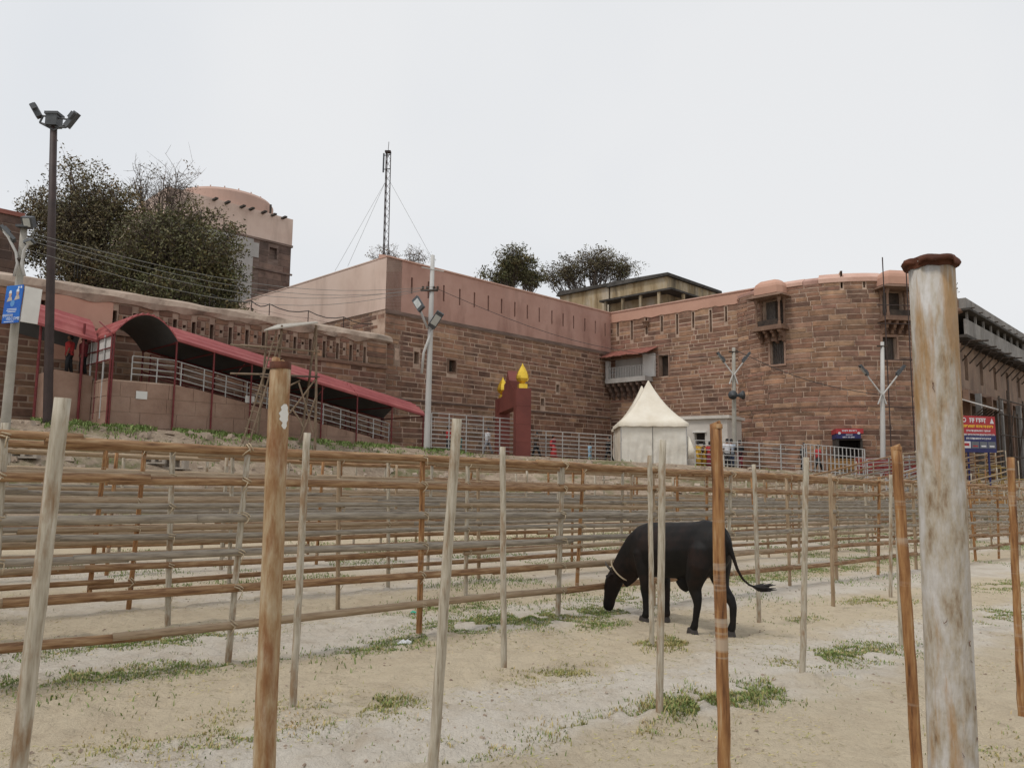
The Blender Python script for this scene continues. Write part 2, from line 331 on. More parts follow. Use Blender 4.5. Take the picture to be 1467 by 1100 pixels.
# free posts: (top px, top py, foot px, foot py or None, depth if foot is out of frame, radius, material, label)
FREE = [
 (1334, 377, 1366, None, 1.02, .0295, 'post_steel', 'flaked white pipe post with a flared burnt-rust rim', 'lip'),
 (402, 520, 378, None, 2.08, .029, 'post_pipe_brown', 'ochre rusty pipe post with a white paint dab near its open top', 'open'),
 (90, 570, 26, None, 2.75, .0285, 'post_grey', 'stout grey leaning post standing before the left end of the railings', None),
 (655, 600, 620, None, 4.05, .0275, 'post_grey', 'grey brown leaning post before the railings, between two slimmer bare posts', None),
 (1026, 608, 1038, None, 3.35, .0275, 'post_rust', 'rust orange post with pale bands standing before the cow\'s hindquarters', 'open'),
 (1284, 640, 1314, None, 4.05, .0275, 'post_rust', 'rust orange post leaning close beside the thick flaked pipe', 'open'),
 (1448, 655, 1464, 1032, 0, .0275, 'post_rust', 'rust orange post standing below the red and blue notice board', None),
 (440, 620, 419, 1022, 0, .027, 'post_grey', 'slim grey post with a dark foot in front of the bamboo lookout', None),
 (720, 640, 722, 967, 0, .027, 'post_grey', 'slim upright grey post in a small sand mound below the red gate', None),
 (949, 630, 945, 1030, 0, .0275, 'post_grey', 'pale straight post standing nearest to the cow\'s flank', None),
 (931, 652, 934, 930, 0, .027, 'post_grey', 'pale thin post just behind the straight one at the cow\'s flank', None),
 (1080, 665, 1088, 897, 0, .027, 'post_grey', 'tan post crossed by the tip of the cow\'s tail', None),
 (1155, 655, 1150, 972, 0, .027, 'post_grey', 'post grey above and rust brown below, right of the cow\'s tail', None),
 (1189, 678, 1194, 875, 0, .027, 'rail_tan', 'tan bamboo post without rails beyond the grey and brown one', None),
 (1276, 680, 1276, 857, 0, .027, 'post_grey', 'pale post without rails below the barred steel gate panel', None),
 (1284, 690, 1292, 930, 0, .027, 'post_grey', 'grey post half hidden behind the leaning rust orange one', None),
 (1381, 672, 1384, 905, 0, .027, 'post_grey', 'grey post half hidden behind the thick flaked pipe', None),
]
FP = []
for (tx, ty, bx, by, D, r, mt, lab, top) in FREE:
    if by is None:
        p = at(bx, 1100, D); d = ray(bx, 1100); p = at(bx, 1100, D)
        t0 = at(tx, ty, D)
        # carry the post's line on down to the ground
        k = (base_z(p.x, p.y)[0] - t0.z) / (p.z - t0.z); p = t0 + (p - t0) * k
    else:
        p = gpt(bx, by); t0 = at(tx, ty, p.y)
    FP.append((p, t0)); MOUNDS.append((p.x, p.y))
# ground sheet
def graded(a, b, dense0, dense1, step, growth):
    xs = [dense0]
    while xs[-1] < dense1: xs.append(xs[-1] + step)
    s = step
    while xs[-1] < b: s *= growth; xs.append(xs[-1] + s)
    lo = [dense0]; s = step
    while lo[-1] > a: s *= growth; lo.append(lo[-1] - s)
    return lo[:0:-1] + xs
gx = graded(-900, 900, -5, 6.5, .05, 1.03); gy = graded(-60, 1500, 2.6, 9.5, .045, 1.025)
gm = bpy.data.meshes.new('ground'); nx = len(gx)
gm.from_pydata([(x, y, gz(x, y)) for y in gy for x in gx], [], [(j * nx + i, j * nx + i + 1, (j + 1) * nx + i + 1, (j + 1) * nx + i) for j in range(len(gy) - 1) for i in range(nx - 1)])
gm.polygons.foreach_set('use_smooth', [True] * len(gm.polygons))
gm.materials.append(M['ground']); go = bpy.data.objects.new('ground', gm); col.objects.link(go); go['kind'] = 'structure'
go['label'] = 'pale sandy ground with worn paths rising to a rubble bank'; go['category'] = 'ground'

# ------------------------------------------------------------------ wall frames
def V2(x, y): return Vector((x, y, 0))
class Plane:
    def __init__(s, O, u, n): s.O = O; s.u = u.normalized(); s.n = n.normalized()
    def p(s, u, z, d=0): q = s.O + s.u * u + s.n * d; return Vector((q.x, q.y, z))
    def tn(s, u): return s.u, s.n
    def uv(s, px, py, d=0):
        r = ray(px, py); o = s.O + s.n * d; k = (o.dot(s.n)) / (r.x * s.n.x + r.y * s.n.y)
        q = Vector((r.x * k, r.y * k, 0)); return (q - s.O).dot(s.u), EYE + r.z * k
    step = None
class Cyl:
    def __init__(s, C, r, a0): s.C = C; s.r = r; s.a0 = a0
    step = .45
    def p(s, u, z, d=0):
        a = s.a0 + u / s.r; return Vector((s.C.x + (s.r + d) * math.cos(a), s.C.y + (s.r + d) * math.sin(a), z))
    def tn(s, u):
        a = s.a0 + u / s.r; return Vector((-math.sin(a), math.cos(a), 0)), Vector((math.cos(a), math.sin(a), 0))
    def uv(s, px, py, d=0):
        r = ray(px, py); rr = s.r + d; A = r.x ** 2 + r.y ** 2; B = -2 * (r.x * s.C.x + r.y * s.C.y); Cc = s.C.x ** 2 + s.C.y ** 2 - rr * rr
        k = (-B - math.sqrt(max(0, B * B - 4 * A * Cc))) / (2 * A)
        a = math.atan2(r.y * k - s.C.y, r.x * k - s.C.x) % (2 * math.pi)
        return (a - s.a0) * s.r, EYE + r.z * k
U = V2(.70, .714).normalized(); N = V2(.714, -.70).normalized()
INNER = V2(8.15, 62); KOR = INNER - U * 22.85
FRONT = Plane(KOR, U, N)                        # long curtain wall, u = 0 at the salient corner
RET = Plane(KOR, -N, -U)                        # return wall running back from the salient corner
WING = Plane(INNER, N, -U)                      # wing from the inner corner to the bastion
BAS = Cyl(V2(23.9, 56.3), 7.9, R(160))
FAR = Plane(V2(29.55, 50.75), U, N)             # gallery range beyond the bastion
def rect(W, x0, y0, x1, y1, d=0):
    xm, ym = (x0 + x1) / 2, (y0 + y1) / 2
    u0 = W.uv(x0, ym, d)[0]; u1 = W.uv(x1, ym, d)[0]; za = W.uv(xm, y0, d)[1]; zb = W.uv(xm, y1, d)[1]
    return (min(u0, u1), max(u0, u1), min(za, zb), max(za, zb))
def shell(mb, W, u0, u1, z0, z1, holes=(), d=0, depth=1.2, thick=1.4, back=True):
    hs_ = [h for h in holes if h[1] > u0 and h[0] < u1 and h[3] > z0 and h[2] < z1]
    us = {u0, u1}; zs = {z0, z1}
    for h in hs_:
        us |= {max(u0, h[0]), min(u1, h[1])}; zs |= {max(z0, h[2]), min(z1, h[3])}
    if W.step:
        k = int((u1 - u0) / W.step) + 1; us |= {u0 + (u1 - u0) * i / k for i in range(k)}
    us = sorted(us); zs = sorted(zs)
    for i in range(len(us) - 1):
        for j in range(len(zs) - 1):
            a, b, c, e = us[i], us[i + 1], zs[j], zs[j + 1]; cu, cz = (a + b) / 2, (c + e) / 2
            if any(h[0] < cu < h[1] and h[2] < cz < h[3] for h in hs_): continue
            mb.add([W.p(a, c, d), W.p(b, c, d), W.p(b, e, d), W.p(a, e, d)], [(0, 1, 2, 3)])
        if back:
            a, b = us[i], us[i + 1]
            mb.add([W.p(a, z1, d), W.p(b, z1, d), W.p(b, z1, d - thick), W.p(a, z1, d - thick), W.p(b, z0, d - thick), W.p(a, z0, d - thick)], [(0, 1, 2, 3), (3, 2, 4, 5)])
    if back:
        for a in (u0, u1): mb.add([W.p(a, z0, d), W.p(a, z1, d), W.p(a, z1, d - thick), W.p(a, z0, d - thick)], [(0, 1, 2, 3)])
    for h in hs_:
        a, b, c, e = h[:4]
        mb.add([W.p(a, c, d), W.p(b, c, d), W.p(b, e, d), W.p(a, e, d), W.p(a, c, d - depth), W.p(b, c, d - depth), W.p(b, e, d - depth), W.p(a, e, d - depth)],
               [(0, 1, 5, 4), (1, 2, 6, 5), (2, 3, 7, 6), (3, 0, 4, 7), (4, 5, 6, 7)])
def lbox(mb, W, u, a0, a1, d0, d1, z0, z1, taper=None):
    t, n = W.tn(u); o = W.p(u, 0, 0)
    q = []
    for (z, k) in ((z0, 0), (z1, 1)):
        s = 1 if not taper or not k else taper
        am = (a0 + a1) / 2; A0 = am + (a0 - am) * s; A1 = am + (a1 - am) * s; D1 = d0 + (d1 - d0) * s
        for (a, d) in ((A0, d0), (A1, d0), (A1, D1), (A0, D1)): q.append(o + t * a + n * d + Vector((0, 0, z)))
    mb.hexa(q)
# unit stones: x along the course, y outwards (0..1), z up
def unit_stone(seed):
    r = random.Random(seed); mb = MB(); j = lambda k: r.uniform(-k, k)
    ring = lambda i, y, k: [Vector((sx * (.5 - i) + j(k), y + j(.04 if y > .5 else 0), sz * (.5 - i * 1.6) + j(k * 1.5))) for sx, sz in ((-1, -1), (1, -1), (1, 1), (-1, 1))]
    mb.rings([ring(0, 0, 0), ring(.004, .72, .012), ring(.028, 1, .016)], cap=False); b = len(mb.v) - 4
    mb.f.append((b, b + 1, b + 2, b + 3)); return mb
USTONE = [unit_stone(i) for i in range(6)]
PAL = [(.215, .128, .088), (.185, .108, .075), (.25, .155, .105), (.235, .15, .11), (.16, .098, .073), (.29, .195, .13), (.205, .12, .09), (.225, .14, .092), (.18, .115, .085)]
def lay(W, u0, u1, z0, z1, holes, hmin, hmax, lmin, lmax, joint, r):
    out = []; z = z0
    while z < z1 - .05:
        h = min(r.uniform(hmin, hmax), z1 - z)
        if z1 - z - h < hmin * .5: h = z1 - z
        segs = [(u0, u1)]
        for q in holes:
            if q[2] < z + h - .03 and q[3] > z + .03:
                ns = []
                for a, b in segs:
                    if q[1] <= a or q[0] >= b: ns.append((a, b)); continue
                    if q[0] - a > .15: ns.append((a, q[0]))
                    if b - q[1] > .15: ns.append((q[1], b))
                segs = ns
        for a, b in segs:
            x = a - r.uniform(0, .3) if a == u0 else a
            while x < b - .02:
                l = r.uniform(lmin, lmax)
                if r.random() < .12: l = r.uniform(.25, .45)
                e = min(x + l, b)
                if b - e < .3: e = b
                xs = max(x, a)
                if e - xs > .12: out.append((xs + joint / 2, e - joint / 2, z + joint / 2, z + h - joint / 2))
                x = e
        z += h
    return out
def stones(W, parent, rects_, r, d0=-.03, proud=.014, limit=300, pal=PAL, bright=1.0, name='stone'):
    meshes = stones.meshes
    if not meshes:
        for k, mb in enumerate(USTONE):
            m = mb.mesh('stone_%d' % k); m.materials.append(M['stone']); meshes.append(m)
    def key(q):
        p = W.p((q[0] + q[1]) / 2, (q[2] + q[3]) / 2); _, n = W.tn((q[0] + q[1]) / 2)
        v = Vector((0, 0, EYE)) - p; f = max(.0, v.normalized().dot(n))
        return -(q[1] - q[0]) * (q[3] - q[2]) * f / v.length_squared
    rs = sorted(rects_, key=key); mass = MB()
    for i, q in enumerate(rs):
        um = (q[0] + q[1]) / 2; t, n = W.tn(um); dp = proud + r.uniform(-.006, .016)
        A = W.p(um, (q[2] + q[3]) / 2, d0); k = r.randrange(6)
        c = r.choice(pal); f = 1.12 * bright * r.uniform(.72, 1.22); c = tuple(x * f * k_ for x, k_ in zip(c, (.98, .915, .88)))
        wv, hv, dv = q[1] - q[0], q[3] - q[2], dp - d0
        if i < limit:
            Mx = Matrix(((t.x * wv, n.x * dv, 0, A.x), (t.y * wv, n.y * dv, 0, A.y), (0, 0, hv, A.z), (0, 0, 0, 1)))
            o = bpy.data.objects.new(name, meshes[k]); col.objects.link(o); o.parent = parent
            o.matrix_basis = Matrix.Translation(-org(parent)) @ Mx; o.color = (*c, 1)
        else:
            mass.cc = c; mb = USTONE[k]
            mass.add([A + t * (v[0] * wv) + n * (v[1] * dv) + Vector((0, 0, v[2] * hv)) for v in mb.v], mb.f)
    if mass.f:
        o = mass.build('small_stones', M['stone_mass'], parent); o['kind'] = 'stuff'
stones.meshes = []
SJ = dict(hmin=.25, hmax=.4, lmin=.65, lmax=2.0, joint=.062)
ZT = EYE + 13.0; ZP = EYE + 9.72
def coping(mb, W, u0, u1, z, t=.2, d0=-.75, d1=.14, slope=.12):
    k = int((u1 - u0) / (W.step or 99)) + 1
    for i in range(k):
        a = u0 + (u1 - u0) * i / k; b = u0 + (u1 - u0) * (i + 1) / k
        mb.hexa([W.p(a, z, d1), W.p(b, z, d1), W.p(b, z, d0), W.p(a, z, d0), W.p(a, z + t * .45, d1), W.p(b, z + t * .45, d1), W.p(b, z + t + slope, d0), W.p(a, z + t + slope, d0)])
# ------------------------------------------------------------------ long curtain wall
r1 = random.Random(3)
fw = thing('curtain_wall', FRONT.p(11, 0), 'long brown sandstone curtain wall under a pink plastered parapet with arrow slits', 'wall')
WIN = [rect(FRONT, 641, 514, 653.5, 534.5), rect(FRONT, 565.6, 499, 571.8, 515.5), rect(FRONT, 593.4, 504, 600.5, 521.4), rect(FRONT, 797, 551, 801.5, 562), rect(FRONT, 775, 571, 780, 581)]
core = MB(); LF = 22.85
shell(core, FRONT, -.02, LF, 0, ZP + .02, WIN, 0, 2.2)
core.build('wall_core', M['mortar'], fw)
stones(FRONT, fw, lay(FRONT, 0, LF, .6, ZP - .25, [(q[0] - .06, q[1] + .06, q[2] - .06, q[3] + .06) for q in WIN], r=r1, **SJ), r1)
mb = MB(); shell(mb, FRONT, 0, LF, ZP - .24, ZP - .01, (), .1, thick=.2); mb.build('string_course', M['dark_stone'], fw)
SL = []
for px in (589, 613, 635, 658, 679, 699, 718, 737, 755, 772, 790, 806, 821, 837, 852, 866):
    u = FRONT.uv(px, 420)[0]; SL.append((u - .07, u + .07, ZT - 2.0 + r1.uniform(-.06, .06), ZT - .93))
mb = MB(); shell(mb, FRONT, -.06, LF, ZP, ZT, SL, .06, .7, 1.2); mb.build('plaster_parapet', M['plaster'], fw)
mb = MB(); coping(mb, FRONT, -.1, LF + .3, ZT + .003); mb.build('coping', M['plaster_coping'], fw)
for q in WIN[:1]:
    mb = MB(); um = (q[0] + q[1]) / 2
    for a0, a1, z0, z1 in ((q[0] - um, q[0] - um + .08, q[2], q[3]), (q[1] - um - .08, q[1] - um, q[2], q[3]), (q[0] - um + .08, q[1] - um - .08, q[3] - .1, q[3]), (q[0] - um + .08, q[1] - um - .08, q[2], q[2] + .07)):
        lbox(mb, FRONT, um, a0, a1, -.3, .07, z0, z1)
    mb.build('window_frame', M['carved'], fw)
    mb = MB(); lbox(mb, FRONT, um, q[0] - um + .08, q[1] - um - .08, -.45, -.4, q[2] + .07, q[3] - .1); mb.build('window_shutter', M['wood_dark'], fw)
mb = MB()      # thin ledge low on the wall
u0, zl = FRONT.uv(560, 556); lbox(mb, FRONT, 0, 0, LF, -.05, .075, EYE + 4.2, EYE + 4.3); mb.build('ledge', M['dark_stone'], fw)
# ------------------------------------------------------------------ return wall (pale limewash above)
rw = thing('return_wall', RET.p(8, 0), 'pale limewashed return wall running back from the salient corner', 'wall')
mb = MB(); shell(mb, RET, .0, 26, 3, ZP + .02, (), -.01); mb.build('wall_core', M['mortar'], rw)
stones(RET, rw, lay(RET, 0, 14, EYE + 6, ZP - .03, [], r=r1, **SJ), r1, limit=120)
mb = MB(); shell(mb, RET, -.06, 30, ZP, ZT, (), .065, .7, 1.2); mb.build('plaster_parapet', M['pale'], rw)
mb = MB(); coping(mb, RET, .8, 30, ZT + .004, .16, -.7, .1); mb.build('coping', M['pale'], rw)
# ------------------------------------------------------------------ low outer wall on the left
LOW = Plane(KOR + N * .3, U, N)
ZL = EYE + 7.75
lw = thing('outer_wall', LOW.p(-12, 0), 'low brown outer wall with loopholed merlon panels under a lumpy lime coping', 'wall')
LS = []
for i, px in enumerate((60, 164, 193, 223, 251, 278, 304, 331, 355, 379, 402, 424, 446, 466, 485, 504, 524)):
    u = LOW.uv(px, 460)[0]; LS.append((u - .09, u + .09, ZL - 1.55 - (.25 if i % 3 == 1 else 0), ZL - .62))
LH = []
for a, b in zip(LS, LS[1:]):
    m_ = (a[1] + b[0]) / 2
    if b[0] - a[1] > 2.5: m_ = b[0] - 3.9
    LH.append((m_ - .075, m_ + .075, ZL - 1.0, ZL - .84))
mb = MB(); shell(mb, LOW, -34, -.02, 0, ZL, LS + LH, 0, .7, 1.5); mb.build('wall_core', M['tan_mortar'], lw)
ur0 = LOW.uv(78, 440)[0]; ur1 = LOW.uv(163, 440)[0]
patch = (ur0 - .1, LS[1][0] - .02, EYE + 4.6, ZL - .28)
hl = [(q[0] - .03, q[1] + .03, q[2] - .03, q[3] + .03) for q in LS + LH] + [patch]
stones(LOW, lw, lay(LOW, -32, -.02, 1.2, ZL - 1.78, hl, r=r1, **SJ), r1, limit=240, bright=.85)
pn = []
for a, b in zip([(-32, -32, 0, 0)] + LS, LS + [(-.02, 0, 0, 0)]):       # merlon panels between the slits
    if b[0] - a[1] < .3: continue
    pn += lay(LOW, a[1] + .04, b[0] - .04, ZL - 1.55, ZL - .3, hl, .26, .4, .7, 1.6, .05, r1)
stones(LOW, lw, pn, r1, limit=60, bright=.88, proud=.05)
mb = MB(); lbox(mb, LOW, 0, -32, -.02, -.05, .16, ZL - 1.78, ZL - 1.6); mb.build('string_course', M['carved'], lw)
mb = MB(); lbox(mb, LOW, 0, patch[0], patch[1], -.02, .06, patch[2], patch[3]); mb.build('plaster_patch', M['plaster_orange'], lw)
mb = MB(); ring = []
nseg = 150
for i in range(nseg + 1):
    u = -34 + 34.3 * i / nseg; j = lambda k, s: k * noise.noise((u * s, k * 7, 2))
    prof = [(.1 + j(.1, 1.1), -.28 + j(.22, .9)), (.2 + j(.1, 1.3), -.05 + j(.1, .7)), (.1 + j(.12, .8), .22 + j(.1, .6)), (-.35, .4 + j(.12, .5)), (-.9, .38 + j(.1, .5)), (-1.4, .2), (-1.45, -.2)]
    ring.append([LOW.p(u, ZL + z, d) for d, z in prof])
mb.rings(ring); mb.build('lumpy_coping', M['lumpy'], lw)
# wire fence on the terrace behind the low wall
wf = thing('wire_fence', LOW.p(-8, ZL, -1.2), 'thin dark wire fence on the terrace before the pale return wall', 'fence')
TER = ZL - .3
fpts = []
for px in (300, 360, 386, 442, 493, 541):
    u = LOW.uv(px, 440, -1.6)[0]; fpts.append(LOW.p(u, TER, -1.6))
    mb = MB(); mb.tube([fpts[-1] - Vector((0, 0, .2)), fpts[-1] + Vector((0, 0, 1.65))], .028, 5); mb.build('fence_post', M['poledark'], wf)
for k, h in enumerate((1.62, 1.2, .8)):
    mb = MB(); pts = []
    for a, b in zip(fpts, fpts[1:]): pts += [a.lerp(b, t) + Vector((0, 0, h - .22 * math.sin(math.pi * t) * (1 if k == 0 else .3))) for t in (0, .25, .5, .75)]
    pts.append(fpts[-1] + Vector((0, 0, h))); mb.tube(pts, .03 if k == 0 else .008, 5); mb.build('fence_wire', M['wire'], wf)
# terraces inside the fort
def slab(name, pts, z0, z1, m, lab):
    mb = MB(); n = len(pts); mb.rings([[Vector((p.x, p.y, z0)) for p in pts], [Vector((p.x, p.y, z1)) for p in pts]]); o = mb.build(name, m); o['kind'] = 'structure'; o['label'] = lab; o['category'] = 'ground'
slab('lower_terrace', [LOW.p(-34, 0, -1.3), LOW.p(-.4, 0, -1.6), RET.p(27, 0, .1), LOW.p(-34, 0, -30)], ZL - 3, TER, M['dark_stone'], 'earth terrace behind the low outer wall')
slab('upper_terrace', [FRONT.p(1.2, 0, -1.3), FRONT.p(LF + .5, 0, -1.3), WING.p(12, 0, -1.3), WING.p(12, 0, -45), RET.p(60, 0, -1.3)], ZP, ZT - 1.3, M['dark_stone'], 'fort terrace behind the curtain wall')
# ------------------------------------------------------------------ wing to the bastion
ww = thing('wing_wall', WING.p(5, 0), 'brown sandstone wing with arrow slits between the inner corner and the bastion', 'wall')
WS = []
for px, ya, yb in ((885, 462, 482), (905, 459, 487), (926, 455, 479), (948, 453, 475), (970, 450, 479), (993, 447, 470), (1018, 444, 476), (1040, 439, 461)):
    WS.append(rect(WING, px - 1.6, ya, px + 1.6, yb))
DOORH = rect(WING, 944, 509, 958, 539)
LW_ = 12.6
mb = MB(); shell(mb, WING, 0, LW_, 0, ZT, WS + [DOORH], 0, 2.0, 1.3); mb.build('wall_core', M['mortar'], ww)
hl = [(q[0] - .03, q[1] + .03, q[2] - .03, q[3] + .03) for q in WS + [DOORH]]
stones(WING, ww, lay(WING, 0, LW_, .6, ZT - .8, hl, r=r1, **SJ), r1, bright=1.08)
mb = MB(); k = 40
for i in range(k):        # fresh plaster band with a ragged lower edge
    a, b = LW_ * i / k, LW_ * (i + 1) / k; lo_ = lambda u: ZT - .82 - .12 * noise.noise((u * 1.3, 3, 1)) - .06 * noise.noise((u * 5, 3, 1))
    mb.hexa([WING.p(a, lo_(a), .07), WING.p(b, lo_(b), .07), WING.p(b, lo_(b), -.2), WING.p(a, lo_(a), -.2), WING.p(a, ZT, .07), WING.p(b, ZT, .07), WING.p(b, ZT, -.2), WING.p(a, ZT, -.2)])
mb.build('plaster_band', M['plaster_orange'], ww)
mb = MB(); coping(mb, WING, .0, LW_ + .2, ZT + .004); mb.build('coping', M['plaster_coping'], ww)
mb = MB(); um = (DOORH[0] + DOORH[1]) / 2; hw = (DOORH[1] - DOORH[0]) / 2
lbox(mb, WING, um, -hw + .02, hw - .02, -.55, -.5, DOORH[2] + .02, DOORH[3] - .02); mb.build('door_leaf', M['wood_dark'], ww)
mb = MB(); lbox(mb, WING, um, -hw - .1, -hw, -.1, .06, DOORH[2], DOORH[3]); lbox(mb, WING, um, hw, hw + .1, -.1, .06, DOORH[2], DOORH[3]); lbox(mb, WING, um, -hw - .1, hw + .1, -.1, .065, DOORH[3], DOORH[3] + .14); mb.build('door_frame', M['rampwall'], ww)
mb = MB(); ul = WING.uv(927, 460)[0]     # old lantern bracket between the slits
mb.lathe(WING.p(ul, ZT - 1.35, .22), [(.03, -.32), (.16, -.2), (.2, .05), (.3, .12), (.3, .18), (.05, .26)], 8); mb.build('stone_finial', M['carved'], ww)
# balcony near the inner corner
bu0, bu1 = WING.uv(868, 540, 1.0)[0], WING.uv(925, 540, 1.0)[0]
bz = WING.uv(895, 543, 1.0)[1]; bm = (bu0 + bu1) / 2; bh = (bu1 - bu0) / 2
bal = thing('balcony', WING.p(bm, bz, .5), 'bracketed balcony with bar railing and rusty red tin awning in the inner corner', 'balcony')
mb = MB(); lbox(mb, WING, bm, -bh, bh, 0, 1.1, bz - .25, bz + .12); mb.build('floor_slab', M['grey_concrete'], bal)
mb = MB(); lbox(mb, WING, bm, bh - .75, bh + .3, .04, .3, bz + .125, bz + 1.95); mb.build('side_pier', M['white'], bal)
mb = MB(); lbox(mb, WING, bm, -bh, -bh + .3, .7, 1.05, bz + .125, bz + 1.6); mb.build('corner_pier', M['grey_concrete'], bal)
mb = MB(); lbox(mb, WING, bm, -bh + .3, bh - .75, .04, .09, bz + .125, bz + 1.75); mb.build('back_wall', M['grey_concrete'], bal)
for i in range(7):
    a = -bh + .12 + (2 * bh - .4) * i / 6; mb = MB()
    t, n = WING.tn(0); o = WING.p(bm, 0)
    pr = [(0, bz - .26), (1.02, bz - .26), (.98, bz - .5), (.7, bz - .62), (.62, bz - .9), (.36, bz - 1.05), (.3, bz - 1.3), (0, bz - 1.55)]
    mb.rings([[o + t * (a + s) + n * d + Vector((0, 0, z)) for d, z in pr] for s in (-.1, .1)]); mb.build('bracket', M['dark_stone'], bal)
for i in range(22):
    a = -bh + .36 + (2 * bh - .5) * i / 21; mb = MB(); mb.tube([WING.p(bm + a, bz + .1, 1.03), WING.p(bm + a, bz + .98, 1.03)], .022, 5); mb.build('railing_bar', M['steel'], bal)
mb = MB(); mb.tube([WING.p(bm - bh, bz + 1.0, 1.03), WING.p(bm + bh - .1, bz + 1.0, 1.03)], .03, 6); mb.build('hand_rail', M['steel'], bal)
mb = MB(); t, n = WING.tn(0)
rows = []
for i in range(25):
    a = -bh - .7 + (2 * bh + 1.2) * i / 24; rp = .03 * (i % 2); sag = .1 * noise.noise((a, 2, 3))
    rows.append([WING.p(bm + a, bz + 2.5 + rp, .02), WING.p(bm + a, bz + 1.85 + rp + sag, 1.6), WING.p(bm + a, bz + 1.81 + rp + sag, 1.6), WING.p(bm + a, bz + 2.46 + rp, .02)])
mb.rings(rows); mb.build('tin_awning', M['tinred'], bal)
# ------------------------------------------------------------------ round bastion
bs = thing('round_bastion', BAS.C + Vector((0, 0, 0)), 'great round sandstone bastion with two bracketed oriel windows and pink coping', 'bastion')
B0, B1 = 1.0, BAS.r * R(170)
BWIN = [rect(BAS, 1104, 488, 1124, 522), rect(BAS, 1264, 483, 1284, 516), rect(BAS, 1204, 388, 1207, 413), rect(BAS, 1236.5, 396, 1239.5, 412)]
JW = [rect(BAS, 1094, 430, 1122, 469), rect(BAS, 1264, 418, 1293, 456)]
ZB = EYE + 12.5
mb = MB(); shell(mb, BAS, B0, B1, 0, ZB, BWIN + JW, 0, 2.6, 1.2); mb.build('wall_core', M['mortar'], bs)
hl = [(q[0] - .05, q[1] + .05, q[2] - .05, q[3] + .05) for q in BWIN + JW]
stones(BAS, bs, lay(BAS, B0, B1, .6, ZB, hl, r=r1, **SJ), r1, bright=1.12)
mb = MB(); k = 46
for i in range(k):
    a, b = B0 + (B1 - B0) * i / k, B0 + (B1 - B0) * (i + 1) / k; z = EYE + 4.25
    mb.hexa([BAS.p(a, z, .06), BAS.p(b, z, .06), BAS.p(b, z, -.05), BAS.p(a, z, -.05), BAS.p(a, z + .1, .06), BAS.p(b, z + .1, .06), BAS.p(b, z + .1, -.05), BAS.p(a, z + .1, -.05)])
mb.build('ledge', M['carved'], bs)
cu = [BAS.uv(p, 395)[0] for p in (1052, 1092, 1150, 1172, 1268)]
mb = MB(); coping(mb, BAS, cu[1], cu[2] - .02, ZB + .002, .5, -.8, .1, .12); mb.build('pink_coping', M['plaster_coping'], bs)
mb = MB(); coping(mb, BAS, cu[2], cu[3] - .02, ZB + .002, .55, -.8, .02, .05); mb.build('plaster_block', M['plaster'], bs)
mb = MB(); coping(mb, BAS, cu[3], cu[4], ZB + .002, .62, -.8, .1, .15); mb.build('pink_coping', M['plaster_coping'], bs)
mb = MB(); coping(mb, BAS, B0, cu[1] - .02, ZB + .002, .45, -.8, .03, .1); mb.build('plaster_block', M['plaster'], bs)
mb = MB(); coping(mb, BAS, cu[4] + .02, B1, ZB + .002, .62, -.8, -.05, .12); mb.build('rubble_top', M['dark_stone'], bs)
